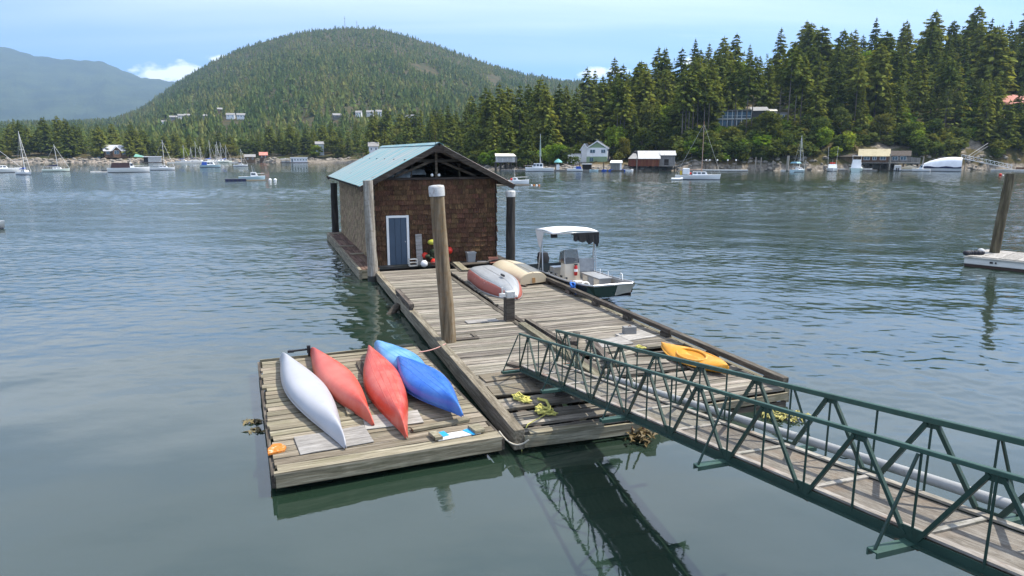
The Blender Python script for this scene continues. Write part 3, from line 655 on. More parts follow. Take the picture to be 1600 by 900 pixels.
# ------------------------------------------------------------------ gangway
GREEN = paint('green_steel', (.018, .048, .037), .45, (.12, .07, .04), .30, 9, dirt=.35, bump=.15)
GREENL = paint('green_steel_sunlit', (.034, .082, .064), .5, (.13, .10, .07), .27, 11, dirt=.3)  # lighter copy of the green steel: sunlight on upper faces put into the colour
GRATE = wood('gangway_boards', (.085, .075, .06), (.16, .145, .12), (.23, .215, .185), (1.2, 30, 30), .3, blot=(.17, .12, .075), blot_amt=.5, bump=.5)
STRIP = wood('worn_cleat', (.15, .135, .115), (.27, .255, .225), (.39, .375, .345), (14, 1.5, 14), .3)
STRIPX = wood('worn_strip', (.13, .115, .095), (.24, .22, .19), (.36, .34, .305), (1.5, 14, 14), .3, blot=(.2, .1, .05))
PIPEM = paint('grey_pipe', (.33, .335, .33), .5, (.2, .19, .17), .3, 5, bump=.2)
RUST = paint('rusty_steel', (.10, .055, .035), .8, (.2, .1, .05), .4, 8)
YAW = R(-71.19); GS = .1538; GL = 16.4; GW = .837; GH = .724; GZ = .55
gw = thing('gangway', 'green steel truss gangway with boarded deck sloping down to the floats', 'gangway', (.163, 13.914, 0), YAW)
def gp(x, y, z): return (x, y, GZ + GS*x + z)
for y, sd in ((0, -1), (GW, 1)):
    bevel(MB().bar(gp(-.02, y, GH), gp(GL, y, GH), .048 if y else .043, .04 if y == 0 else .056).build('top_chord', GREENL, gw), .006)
    MB().bar(gp(0, y, -.035), gp(GL, y, -.03), .012, .085).bar(gp(0, y+sd*.028, -.07), gp(GL, y+sd*.028, -.07), .055, .012).build('bottom_chord', GREEN, gw)
    MB().bar(gp(0, y-sd*.05, .03), gp(GL, y-sd*.05, .03), .07, .022).build('edge_strip', STRIPX, gw)
    MB().tube([gp(0, y, 0), gp(0, y, GH)], .012, 6).build('end_post', GREEN, gw)
    MB().tube([gp(0, y, 0), gp(.5, y, GH)], .02, 6).build('diagonal', GREEN, gw)
    n = 13
    for k in range(n):
        tb = 1.10+1.19*k; ta = .5+1.19*k
        wq = .035 if y == 0 else .043
        for q in (ta, ta+1.19):
            s = .06 if q < tb else -.06
            MB().bar(gp(tb-s, y, -.02), gp(q + (.05 if q < tb else -.05), y, GH-.03), wq, .03, (0, 1, 0)).build('diagonal', GREEN, gw)
        MB().bar(gp(tb-.09, y, .03), gp(tb+.09, y, .03), .014, .07, (0, 0, 1)).build('gusset', GREEN, gw); MB().bar(gp(ta-.08, y, GH-.05), gp(ta+.08, y, GH-.05), .014, .05, (0, 0, 1)).build('gusset', GREEN, gw)
        MB().tube([gp(ta, y, -.02), gp(ta, y, GH-.02)], .0115, 6).build('vertical_rod', GREEN, gw)
        MB().tube([gp(tb, y, -.02), gp(tb, y, GH-.02)], .0115, 6).build('vertical_rod', GREEN, gw)
    for k in range(7):
        tb = 0 if k == 0 else 1.10+1.19*(2*k-1)
        e = y + sd*.40; o = MB()
        o.bar(gp(tb, y+sd*.01, -.06), gp(tb, e, -.06), .10, .012).bar(gp(tb-.045, y+sd*.01, -.085), gp(tb-.045, e, -.085), .012, .05).bar(gp(tb+.045, y+sd*.01, -.085), gp(tb+.045, e, -.085), .012, .05)
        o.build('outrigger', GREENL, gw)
        MB().bar(gp(tb, e-sd*.03, -.05), gp(tb, y+sd*.035, GH-.02), .02, .02, (1, 0, 0)).build('outrigger_brace', GREEN, gw)
for k in range(14):
    x0 = -.05 + 1.19*k; x1 = x0+1.19
    MB().bar(gp(x0+.03, GW/2, -.015), gp(x1-.03, GW/2, -.015), GW-.16, .035, (0, 0, 1)).build('deck_panel', GRATE, gw)
    MB().bar(gp(x0+.0, .09, .012), gp(x0+.0, GW-.09, .012), .05, .03, (0, 0, 1)).build('cleat', STRIP, gw)
    MB().bar(gp(x0+.6, .0, -.07), gp(x0+.6, GW, -.07), .05, .07, (0, 0, 1)).build('cross_beam', RUST, gw)
    if k: MB().bar(gp(x0, .0, -.07), gp(x0, GW, -.07), .06, .08, (0, 0, 1)).build('cross_beam', RUST, gw)
MB().tube([gp(2.2, GW+.12, .04), gp(5, GW+.15, .06), gp(9, GW+.16, .10), gp(GL, GW+.16, .10)], .052, 12).build('water_pipe', PIPEM, gw)
for k in range(5): MB().tube([gp(3.0+2.38*k+.055*math.cos(a), GW+.15+.06*math.cos(a), .08+.06*math.sin(a)) for a in [i*math.pi/6 for i in range(13)]], .008, 5).build('pipe_clip', GREEN, gw)
MB().tube([(-.05, -.35, .46), (-.05, GW+.35, .46)], .05, 10).build('roller', RUST, gw)
ab = thing('pile_bent', 'timber landing bent carrying the shore end of the gangway', 'pier', tuple(gw.matrix_basis @ Vector((GL-.2, GW/2, 0))), YAW)
for y in (-.7, .7): MB().tube([(0, y, -2), (0, y, 2.7)], .16, 12).build('leg', PILEM, ab)
MB().bb((-.15, -1.0, 2.7), (.15, 1.0, 2.92)).build('cap_beam', BEAMY, ab)

# ------------------------------------------------------------------ canoes and kayaks
def canoe(name, label, cat, p, q, W, Hh, mat, roll=0, seed=0, ribs=0, lift=.03, zp=ZD+.03, group=None, sharp=1.15, flat=2.7, rim=None, tipdrop=.5, z_far=0.0):
    """an upturned hull from tip p to tip q (world xy)"""
    p = Vector((p[0], p[1])); q = Vector((q[0], q[1])); d = q-p; L = d.length; c = (p+q)/2
    t = thing(name, label, cat, (c.x, c.y, zp), math.atan2(d.y, d.x), group)
    ns, nt_ = 30, 16; secs = []
    def prof(s):
        a = abs(s); w = W/2*max(0.0, 1-a**1.85)**1.36 + .012
        k = Hh*(1-.10*a**2)*(1-a**9)**.6 + .03
        g = lift*(1-a**2) + 0.0
        e = flat + (sharp-flat)*a**1.6
        return w, k, g, e
    for i in range(ns+1):
        s = -math.cos(math.pi*i/ns); w, k, g, e = prof(s); row = []
        for j in range(nt_+1):
            th = math.pi*j/nt_; cx = math.cos(th); sx = math.sin(th)
            row.append((s*L/2, w*math.copysign(abs(cx)**(2/e), cx), g + (k-g)*abs(sx)**(2/e)))
        secs.append(row)
    hull = MB().loft(secs, 0, True, False, flip=True).build('hull', mat, t); solid(hull, .012)
    for s_ in (1, -1):
        MB().tube([(s*L/2*.995, s_*(prof(s)[0]+.004), prof(s)[2]+.008) for s in [-.985+1.97*i/24 for i in range(25)]], .013, 6).build('gunwale', rim or mat, t)
    for k in range(ribs):
        yy = (k-(ribs-1)/2)*W*.15
        pts = []
        for i in range(21):
            s = -.72+1.44*i/20; w, kk, g, e = prof(s); y_ = yy*(1-abs(s)**2*.75); v = max(0, 1-(abs(y_)/w)**e)**(1/e)
            pts.append((s*L/2, y_, g+(kk-g)*v + .002))
        MB().tube(pts, .014, 6).build('keel_rib', mat, t)
    t.rotation_euler = (R(roll), math.asin(max(-.2, min(.2, z_far/L))), t.rotation_euler.z)
    return t
WHITEH = paint('white_fibreglass', (.38, .385, .41), .35, (.32, .325, .345), .35, 2.5, dirt=.12, spec=.5)
REDH = paint('faded_red_plastic', (.50, .062, .036), .38, (.54, .16, .12), .42, 1.6, dirt=.12, wear_edge=.2)
REDH2 = paint('faded_red_plastic_scuffed', (.48, .058, .034), .40, (.52, .17, .13), .40, 2.2, dirt=.15, wear_edge=.16)
BLUEH = paint('blue_plastic', (.015, .11, .46), .32, (.08, .24, .56), .35, 1.6, dirt=.15, wear_edge=.2)
BLUEL = paint('light_blue_plastic', (.06, .24, .56), .36, (.22, .42, .66), .40, 1.6, dirt=.15, wear_edge=.2)
YELH = paint('orange_yellow_plastic', (.66, .28, .015), .4, (.7, .45, .12), .35, 3, dirt=.2, wear_edge=.2)
canoe('canoe', 'upturned white canoe, leftmost on the raft', 'canoe', (-5.30, 15.02), (-2.66, 10.20), .70, .28, WHITEH, roll=-5, z_far=0)
canoe('canoe', 'upturned plain red canoe lying between the white canoe and the ribbed red canoe', 'canoe', (-4.72, 15.44), (-2.40, 11.14), .63, .28, REDH, roll=4)
canoe('canoe', 'upturned red canoe with ribbed bottom next to the blue kayaks', 'canoe', (-3.40, 15.60), (-1.74, 10.60), .71, .30, REDH2, roll=5, ribs=4)
canoe('kayak', 'light blue upturned kayak at the back, partly under the darker blue one', 'kayak', (-3.32, 15.95), (-1.55, 13.05), .72, .27, BLUEL, roll=6, ribs=4, sharp=1.5)
canoe('kayak', 'darker blue upturned kayak nearest the long float', 'kayak', (-2.50, 14.25), (-.86, 11.22), .74, .28, BLUEH, roll=8, ribs=4, zp=ZD+.16, sharp=1.5)
# yellow kayak, deck up
p = Vector((3.58, 15.62)); q = Vector((4.60, 13.82)); d = q-p
yk = thing('kayak', 'small orange-yellow kayak lying deck up on right float by the bull rail', 'kayak', (*((p+q)/2), ZD+.05), math.atan2(d.y, d.x)); L = d.length
secs = []
for i in range(21):
    s = -math.cos(math.pi*i/20); a = abs(s); w = .31*(1-a**2.2)**.9+.01; sh = .21+.08*a**2; row = []
    for j in range(16):
        th = 2*math.pi*j/16; cy, sz = math.cos(th), math.sin(th); row.append((s*L/2, w*cy, sh*.5 + (sz*sh*.5 if sz < 0 else sz*(.10-.04*(a < .45)))))
    secs.append(row)
MB().loft(secs, 0, True, True, True, True).build('hull', YELH, yk)
for s_ in (1, -1): MB().tube([(s*L/2, s_*(.31*(1-abs(s)**2.2)**.9+.012), .12+.04*abs(s)**2) for s in [-.97+1.94*i/20 for i in range(21)]], .018, 6).build('rim', YELH, yk)
YD = paint('orange_plastic_recess', (.60, .22, .01), .5)
MB().tube([(.42*math.cos(a)-.05, .21*math.sin(a), .175) for a in [i*2*math.pi/24 for i in range(25)]], .03, 8).build('cockpit_rim', YELH, yk)
MB().prism([(.40*math.cos(i*math.pi/10)-.05, .20*math.sin(i*math.pi/10)) for i in range(20)], .145, .165).build('cockpit', YD, yk)
for x in (.55, .72): MB().box((x, 0, .185), (.05, .26, .02)).build('foot_rib', YD, yk)
MB().ball((-.62, 0, .17), .09, 10, 6, 0, .3).build('hatch', YD, yk)
yk.rotation_euler = (R(14), 0, yk.rotation_euler.z)
# black grip at the stern of the plain red canoe
t = thing('paddle', 'black paddle handle sticking out behind the plain red canoe', 'paddle', (-4.85, 15.36, ZD+.14), R(14)); BLK = paint('black_plastic', (.015, .015, .017), .5)
MB().tube([(-.34, 0, 0), (.1, .02, .02)], .025, 8).build('shaft', BLK, t); MB().box((-.3, 0, 0), (.14, .10, .045)).build('grip', BLK, t); MB().box((.1, .02, .02), (.08, .08, .17)).build('clamp', BLK, t); MB().box((.1, .05, -.08), (.05, .05, .16)).build('leg', BLK, t)

# ------------------------------------------------------------------ upturned skiff and cream dinghy on the floats
ALU = paint('dull_aluminium', (.36, .37, .375), .55, (.26, .27, .275), .4, 4, metal=.35, dirt=.25, stretch=(.5, 2, 2), wear_edge=.15)
ALUB = paint('bright_aluminium', (.50, .50, .49), .34, (.45, .45, .44), .4, 5, metal=.75, dirt=.15, wear_edge=.2)
REDS = paint('faded_red_band', (.32, .095, .07), .6, (.45, .28, .24), .35, 5)
CREAM = paint('cream_gelcoat', (.54, .46, .32), .4, (.46, .39, .27), .35, 2, dirt=.12, wear_edge=.2)
def dinghy(name, label, p, q, W, Hh, bands, flat=3.0, roll=0, bow_sharp=1.4, zp=ZD+.03, transom=.86, lift=.05, rock=0.0):
    """upturned dinghy: transom at p, bow at q; bands = list of (material, upper angle)"""
    p = Vector(p); q = Vector(q); d = q-p; L = d.length; c = (p+q)/2
    t = thing(name, label, 'dinghy', (c.x, c.y, zp), math.atan2(d.y, d.x)); ns = 22; nt_ = 20; secs = []
    for i in range(ns+1):
        s = i/ns; w = W/2*(transom + (1-transom)*min(1, s*2.2))*max(0, 1-max(0, (s-.38)/.62)**2.3)**.75 + .015
        k = Hh*(1-rock*max(0, 1-s*1.3)**2.2)*(1-.10*s)*(1-max(0, (s-.55)/.45)**3.2*.82) + .02; e = flat + (bow_sharp-flat)*max(0, (s-.3)/.7)**1.5; g = lift*(1-s)
        row = []
        for j in range(nt_+1):
            th = math.pi*j/nt_; cx, sx = math.cos(th), math.sin(th)
            row.append((-L/2+s*L, w*math.copysign(abs(cx)**(2/e), cx), g+(k-g)*abs(sx)**(2/e)))
        secs.append(row)
    mats = [b[0] for b in bands]; mb = MB(); mb.loft(secs, 0, True, False, flip=True)
    mb.add(secs[0], [tuple(range(nt_+1))], 0)
    if len(bands) > 1:
        for fi in range(ns*nt_):
            j = fi % nt_; jj = min(j, nt_-1-j)
            mb.m[fi] = 1 if jj < bands[1][1] else 0
    h = mb.build('hull', mats, t); solid(h, .012)
    for s_ in (1, -1): MB().tube([(r[0 if s_ > 0 else -1][0], r[0 if s_ > 0 else -1][1]*1.01, r[0][2]+.01) for r in secs], .018, 6).build('gunwale', bands[-1][0] if len(bands) == 1 else ALUB, t)
    t.rotation_euler = (R(roll), 0, t.rotation_euler.z); return t, secs, L
sk, secs, L = dinghy('skiff', 'upturned grey aluminium skiff with faded red side band', (-1.10, 25.1), (.16, 21.5), 1.30, .50, [(ALU, 0), (REDS, 5)], flat=3.6, bow_sharp=1.9, roll=3)
for j in (7, 10, 13): MB().tube([(r[j][0], r[j][1], r[j][2]+.006) for r in secs[(1 if j == 10 else 3):(21 if j == 10 else 13)]], .016 if j == 10 else .011, 6).build('keel_strip', ALUB if j == 10 else ALU, sk)
for s_ in (6, 14): MB().tube([(r[s_][0], r[s_][1]*1.004, r[s_][2]+.004) for r in secs], .014, 6).build('chine_strip', ALUB, sk)
MB().box((.55, 0, .58), (.32, .05, .06)).build('handle', BLK, sk)
cd, secs, L = dinghy('dinghy', 'upturned cream dinghy lying behind the grey skiff', (.78, 24.1), (-.70, 27.7), 1.45, .52, [(CREAM, 0)], flat=2.5, bow_sharp=1.6, roll=-3, transom=.72, rock=.22)
MB().tube([(r[10][0], r[10][1], r[10][2]+.008) for r in secs[:20]], .022, 6).build('keel', CREAM, cd)
MB().box((-L/2-.012, .0, .16), (.03, .12, .18)).build('drain_notch', paint('rusty_notch', (.35, .2, .08), .8), cd)
t = thing('prop_board', 'small grey board under the near end of the cream dinghy', 'board', (.35, 23.95, ZD+.02), R(-50)); board(t, 'board', DARKW, (0, 0, 0), (.5, .1, .05))

# ------------------------------------------------------------------ aluminium work boat with canopy
BO = R(-68.9)   # heading towards the camera and right
wb = thing('work_boat', 'aluminium landing-bow work boat with white canopy moored at the right float', 'boat', (2.30, 24.72, 0), BO)
NAVY = paint('dark_hull_paint', (.018, .028, .034), .35, (.10, .11, .11), .2, 4, dirt=.2)
GRNH = paint('dark_green_hull', (.015, .040, .034), .3, (.08, .09, .08), .18, 4)
CRM2 = paint('cream_panel', (.62, .54, .42), .5, (.5, .43, .33), .3, 3)
BL_, BW_ = 5.35, 1.90; GZ_ = .66
# hull: sections along x (stern -2.37 .. bow 2.37); port is +y (away from the float)
secs = []
for i in range(15):
    s = i/14; x = -BL_/2 + BL_*s; w = BW_/2*(1-.07*max(0, (s-.6)/.4)**2); up = max(0, (s-.62)/.38)**1.8
    ch = .12+.30*up; ke = -.22+.55*up
    secs.append([(x, -w, GZ_+.10*up), (x, -w+.05, ch), (x, -w*.45, ke+.08), (x, 0, ke), (x, w*.45, ke+.08), (x, w-.05, ch), (x, w, GZ_+.10*up)])
MB().loft(secs, 0, False, flip=True).add(secs[0], [tuple(range(7))]).build('hull', NAVY, wb)
e = secs[-1]; x = BL_/2
MB().add([e[0], e[1], e[2], e[3], e[4], (x, BW_*.16, GZ_+.09), (x+.16, -.70, GZ_+.08), (x+.06, -.6, .42), (x+.04, -.3, .33), (x+.16, .18, GZ_+.08), (x+.05, .15, .36)], [(0, 6, 7, 1), (1, 7, 8, 2), (2, 8, 3), (6, 9, 10, 8), (6, 8, 7), (3, 8, 10)]).build('bow_plate', GRNH, wb)
MB().loft([[(x+.16-.10*k/6*0, .18+.70*k/6*.98, GZ_+.08 - .0*k), (x+.11-.10*math.sin(math.pi*k/12), .17+.66*k/6, .50+.05*k/6), (x+.05-.06*k/6, .15+.6*k/6, .36+.08*k/6)] for k in range(7)], 0, True).build('bow_flare', ALUB, wb)
# inner liner, floor and gunwales
MB().bb((-BL_/2+.05, -BW_/2+.10, .26), (BL_/2-.1, BW_/2-.10, .30)).build('floor', ALUB, wb)
for sd in (-1, 1):
    MB().loft([[(r[0][0], sd*(abs(r[0][1])-.09), .28), (r[0][0], sd*(abs(r[0][1])-.07), r[0][2]-.01), (r[0][0], sd*(abs(r[0][1])+.01), r[0][2]+.004)] for r in secs], 0, False).build('side_liner', ALUB, wb)
    MB().tube([(r[0][0], sd*(abs(r[0][1])), r[0][2]+.01) for r in secs] + [(BL_/2+.14, sd*(.72 if sd > 0 else .70), GZ_+.10)], .034, 8).build('gunwale', ALUB, wb)
    for k in range(5):
        x_ = -1.0+.72*k; MB().tube([(x_, sd*(BW_/2-.03), GZ_+.02), (x_, sd*(BW_/2-.03), GZ_+.13)], .012, 6).build('rail_post', ALUB, wb)
MB().tube([(BL_/2+.15, -.72, GZ_+.10), (BL_/2+.18, 0, GZ_+.11), (BL_/2+.15, .74, GZ_+.10)], .045, 8).build('bow_rail', ALUB, wb)
for k in range(3): MB().tube([(2.05-.25*k, .82, GZ_+.06), (2.0-.25*k, .83, GZ_+.27), (1.9-.25*k, .83, GZ_+.30), (1.86-.25*k, .82, GZ_+.06)] if k == 0 else [(1.6-.6*k, .84, GZ_+.03), (1.6-.6*k, .84, GZ_+.2)], .015, 6).build('cleat_loop', FRAMEW, wb)
# console, windscreen, extinguisher
con = bevel(MB().loft([[(-.55, -.36, .3), (-.05, -.36, .3), (-.05, .30, .3), (-.55, .30, .3)], [(-.50, -.33, 1.02), (-.13, -.33, 1.02), (-.13, .27, 1.02), (-.50, .27, 1.02)]], 0, False, True, True, True).build('console', CRM2, wb), .03)
def glass():
    m, nt, b, out = nodes('smoked_screen'); g = G(nt); b.inputs['Base Color'].default_value = (.12, .13, .13, 1); b.inputs['Roughness'].default_value = .12; b.inputs['Transmission Weight'].default_value = .55; return m
SMOKE = glass()
MB().add([(-.14, -.33, 1.03), (-.14, .27, 1.03), (-.30, .24, 1.52), (-.30, -.30, 1.52), (-.62, -.36, 1.03), (-.58, -.33, 1.42)], [(0, 1, 2, 3), (0, 3, 5, 4)]).build('windscreen', SMOKE, con); 
MB().tube([(-.14, -.33, 1.03), (-.30, -.30, 1.52), (-.30, .24, 1.52), (-.14, .27, 1.03)], .016, 6).build('windscreen_frame', ALUB, con)
ex = MB().tube([(-.03, .06, .60), (-.03, .06, .62), (-.03, .06, .92), (-.03, .06, .98)], [.05, .065, .065, .03], 12).build('extinguisher', paint('red_cylinder', (.45, .015, .012), .3), con)
MB().tube([(-.03, .06, .74), (-.03, .06, .84)], .067, 12).build('extinguisher_label', FRAMEW, ex); MB().box((-.03, .06, 1.0), (.05, .12, .04)).build('valve', BLK, ex)
MB().box((-.45, -.05, 1.1), (.2, .4, .12), 0, 0, 0, R(-20)).build('dash', BLK, con)
MB().tube([(-.62, -.05+.15*math.cos(a), 1.0+.15*math.sin(a)) for a in [i*math.pi/8 for i in range(17)]], .016, 6).build('steering_wheel', BLK, con)
bevel(MB().bb((-1.35, -.4, .3), (-.95, .35, .78)).build('seat_box', ALUB, wb), .02)
# port bench boxes
bx = bevel(MB().bb((.05, .30, .3), (1.35, .78, .68)).build('bench_box', ALUB, wb), .012)
for k in range(3): MB().bb((.10+.43*k, .285, .34), (.46+.43*k, .301, .64)).build('bench_door', CRM2 if k != 1 else ALU, bx)
MB().bb((.0, .26, .68), (1.40, .80, .705)).build('bench_lid', ALU, bx)
MB().bar((-.15, .25, .95), (-.05, .82, .95), .03, .5, (0, 0, 1)).build('splash_panel', ALU, wb)
MB().tube([(1.45, -.30+.17*math.cos(a), .46+.17*math.sin(a)) for a in [i*math.pi/10 for i in range(21)]], .03, 8).build('hose_loop', FRAMEW, wb)
bevel(MB().bb((.95, -.55, .3), (1.3, -.25, .62)).build('crate', WHITEW, wb), .01)
for k in range(4): MB().box((-.3+.42*k, -.80, GZ_+.06), (.12, .05, .06)).build('cleat', BLK, wb)
# canopy on four legs
TZ = 2.18
legs = {}
for (nm, x0, y0, x1, y1) in (('a', -1.35, -.86, -1.15, -.82), ('b', -.90, -.88, -1.15, -.82), ('c', .05, .86, -.05, .82), ('d', -.32, .88, -.05, .82)):
    MB().tube([(x0, y0, GZ_), (x1, y1, TZ-.06)], .022, 8).build('canopy_leg', ALUB, wb)
for k in range(5):
    z = .85+.22*k; f = (z-GZ_)/(TZ-GZ_); MB().tube([(.05-.1*f, .86-.04*f, z), (-.32+.27*f, .88-.06*f, z)], .012, 6).build('leg_rung', ALUB, wb)
cp = MB(); rows = []
for i in range(7):
    x = -1.35 + 1.55*i/6; rows.append([(x, -.92+1.84*j/8, TZ + .07*math.sin(math.pi*j/8) + .05*math.sin(math.pi*i/6)) for j in range(9)])
can = cp.loft(rows, 0, True).build('canopy', paint('white_canvas', (.78, .78, .77), .7), wb, (-.15, 0, 0)); solid(can, .02)
MB().tube([(-1.35, -.92, TZ), (.2, -.92, TZ), (.2, .92, TZ), (-1.35, .92, TZ), (-1.35, -.92, TZ)], .024, 8).build('canopy_frame', ALUB, can)
rr = random.Random(4); n = 12; top = [(.21, -.10+1.04*i/n, TZ-.01) for i in range(n+1)]; bot = [(.215+rr.uniform(-.02, .02), -.10+1.04*i/n, TZ-.26-.16*i/n-.04*math.sin(i*1.9)-rr.uniform(0, .05)) for i in range(n+1)]
solid(MB().loft([top, bot], 0, False).build('black_flap', paint('black_canvas', (.012, .012, .014), .8), can), .012)
solid(MB().loft([[(.2, .93, TZ), (-.25, .93, TZ)], [(.15, .935, TZ-.55), (.02, .935, TZ-.55)]], 0, False).build('side_flap', paint('black_canvas_side', (.015, .014, .016), .8), can), .012)
solid(MB().add([(-1.35, -.93, TZ), (-.55, -.93, TZ), (-.85, -.92, TZ-.62), (-1.02, -.92, TZ-.62)], [(0, 1, 2, 3)]).build('side_flap', paint('grey_canvas', (.50, .50, .49), .7), can), .012)
MB().box((-.5, -.55, TZ-.16), (.12, .22, .14)).box((.0, .0, TZ-.06), (.1, .14, .06)).build('speaker', BLK, can)
# outboard
mo = MB().loft([[(-3.00, -.16, .55), (-2.70, -.16, .55), (-2.70, .16, .55), (-3.00, .16, .55)], [(-3.10, -.2, .85), (-2.67, -.2, .85), (-2.67, .2, .85), (-3.10, .2, .85)], [(-3.03, -.15, 1.08), (-2.75, -.15, 1.08), (-2.75, .15, 1.08), (-3.03, .15, 1.08)]], 0, True, True, True, True)
mo.bb((-2.93, -.05, -.45), (-2.75, .05, .56)); bevel(mo.build('outboard_motor', BLK, wb), .03)
MB().tube([(-1.5, -.85, GZ_), (-1.45, -.85, 1.3)], .012, 6).build('fuel_hose', BLK, wb)
wbm = wb.matrix_basis
def wp(x, y, z): return tuple(wbm @ Vector((x, y, z)))
a = wp(1.5, -.88, GZ_+.06); b = (2.02, 22.4, ZD+.30)
t = thing('mooring_line', 'blue rope with knot tying the work boat to the bull rail', 'rope', b, 0)
MB().tube([Vector(p)-Vector(b) for p in sag(a, (b[0], b[1], b[2]+.03), .05)], .022, 6).build('line', ROPEB, t)
rr = random.Random(1); MB().tube([(.09*math.cos(k*1.3)+rr.uniform(-.03, .03), .08*math.sin(k*1.7), .10*math.sin(k*.9)+.02) for k in range(22)], .022, 6).build('knot', ROPEB, t)
MB().tube([(.05, -.02, 0), (.12, -.05, -.12), (.1, -.12, -.25)], .03, 6).build('tail', ROPEB, t)

# ------------------------------------------------------------------ small things lying on the floats
t = thing('concrete_block', 'grey concrete block standing on right float beyond the gangway', 'block', (3.05, 17.2, ZD+.02), R(12))
bevel(MB().bb((-.17, -.09, 0), (.17, .09, .23)).build('body', paint('grey_concrete', (.20, .20, .195), .9, (.3, .3, .29), .3, 8, bump=.4), t), .012)
MB().tube([(-.05, -.02, .22), (0, -.02, .27), (.05, -.02, .22)], .01, 6).build('lifting_loop', RUST, t)
def tangle(name, label, c, size, mat, seed, n=70, r=.016, z=.0, cat='rope'):
    q = random.Random(seed); pts = []; x = y = 0; ang = 0
    for k in range(n):
        ang += q.uniform(.5, 1.3); rad = q.uniform(.3, 1.0)
        pts.append((size[0]*rad*math.cos(ang), size[1]*rad*math.sin(ang), z + .02 + abs(q.gauss(0, size[2]))))
    t = thing(name, label, cat, c, R(-55)); MB().tube(pts, r, 5).build('coil', mat, t); return t
tangle('yellow_rope', 'tangled yellow rope on near end of the long float, upper coil', (.18, 12.45, ZD+.01), (.28, .15, .03), ROPEY, 4)
t = tangle('yellow_rope', 'yellow rope tangle nearest the float end, its tail hanging over the edge', (.62, 11.75, ZD+.01), (.26, .20, .035), ROPEY, 9)
MB().tube([(.05, .05, .03), (.15, -.25, .03), (.28, -.62, .03), (.4, -.83, -.1), (.42, -.85, -.5)], .010, 5).build('tail', ROPEY, t)
MB().tube([(-.15, .2, .03), (-.4, .32, .05), (-.62, .28, .03)], .03, 5).build('lead', ROPEY, t)
tangle('yellow_rope', 'small scrap of yellow rope near the tip of the orange kayak', (3.1, 15.85, ZD+.05), (.16, .1, .02), ROPEY, 12, 30, .012)
KELP = paint('yellow_rockweed', (.34, .27, .05), .6, (.16, .12, .03), .45, 6)
KELPD = paint('drowned_rockweed', (.16, .13, .06), .7)
def weed(label, c, size, seed, n=130, mat=KELP):
    q = random.Random(seed); mb = MB()
    for k in range(n):
        a = q.uniform(0, 6.28); d = math.sqrt(q.random()); x, y = size[0]*d*math.cos(a), size[1]*d*math.sin(a); l = q.uniform(.08, .22); b = q.uniform(0, 6.28); w = q.uniform(.015, .04); z = q.uniform(0, size[2])
        mb.add([(x, y, z), (x+l*.5*math.cos(b)-w*math.sin(b), y+l*.5*math.sin(b)+w*math.cos(b), z+q.uniform(0, .05)), (x+l*math.cos(b), y+l*math.sin(b), z-.01), (x+l*.5*math.cos(b)+w*math.sin(b), y+l*.5*math.sin(b)-w*math.cos(b), z+q.uniform(0, .05))], [(0, 1, 2, 3)])
    t = thing('rockweed_clump', label, 'seaweed', c, 0); mb.build('fronds', mat, t); return t
t = weed('brown-yellow weed clump hanging on chains under the gangway end', (2.25, 11.35, .02), (.24, .18, .16), 1, 70, paint('brown_rockweed', (.12, .085, .03), .6, (.22, .17, .06), .3, 6))
for dx in (-.1, .12): MB().tube([(dx, .1, .1), (dx*.6-.12, .2, .65)], .02, 6).build('chain', RUST, t)
weed('bright yellow weed floating off the corner of the right float', (5.25, 12.45, .02), (.42, .22, .05), 2, 110, paint('bright_rockweed', (.32, .29, .08), .6, (.3, .25, .05), .3, 6))
weed('yellow-brown weed frond at left edge of the raft, upper one', (-4.90, 12.2, .005), (.16, .06, .02), 5, 26, KELPD)
weed('yellow-brown weed frond at left edge of the raft, lower one', (-4.72, 11.75, .005), (.14, .05, .02), 6, 22, KELPD)
# ---- the white float on the right with its leaning pile
wf = thing('white_float', 'white float with dark waterline cut off by the right edge of the photo', 'float', (20.45, 30.55, 0), R(-49)); WH2 = paint('chalky_white_paint', (.66, .66, .62), .6, (.45, .43, .36), .3, 3, stretch=(1, 1, 3), dirt=.2)
bevel(MB().bb((0, 0, .12), (7.5, 3.2, .44)).build('body', WH2, wf), .03)
MB().bb((.03, .03, -.3), (7.4, 3.1, .12)).build('waterline', paint('dark_antifouling', (.05, .03, .022), .7), wf)
MB().bb((-.04, -.04, .38), (7.55, 3.25, .45)).build('rim', wood('pale_rim', (.3, .29, .26), (.48, .47, .43), (.6, .59, .55)), wf)
for k in range(12): mesh_obj('plank', plank_variants(3.1, .6, .03, PLY, 1, 200+k)[0], wf, (.33+.62*k, 1.6, .485), (0, 0, math.pi/2))
for k, (x, w) in enumerate(((1.0, .12), (1.2, .06), (2.6, .3))): MB().bb((x, -.047, .24), (x+w, -.043, .32)).build('scuff', DARKIN, wf)
MB().tube([(-.12+.2*math.cos(a), 1.5, .2+.2*math.sin(a)) for a in [i*math.pi/8 for i in range(17)]], .07, 8).build('tyre_fender', BLK, wf)
pile('dock_pile', wood('mossy_pile_wood', (.03, .026, .018), (.085, .072, .045), (.17, .15, .095), (7, 7, .5), .1, blot=(.08, .085, .03), bump=.6), (22.30, 31.45, -1.5), (22.66, 31.45, 4.1), .21, 'mossy leaning pile at right edge standing on white float', None, 8)
t = thing('tarp_bundle', 'dark bundled tarp on near corner of white float', 'tarp', (20.95, 30.75, .48), R(10)); mb = MB()
for k in range(6): mb.ball((-.35+.15*k, .05*math.sin(k), .10), .14, 8, 6, 0, .8)
mb.build('fold', paint('dark_tarp', (.02, .022, .03), .7), t); MB().ball((.42, 0, .16), .15, 8, 6, 0, .9).build('pale_fold', paint('pale_tarp', (.5, .5, .5), .7), t)
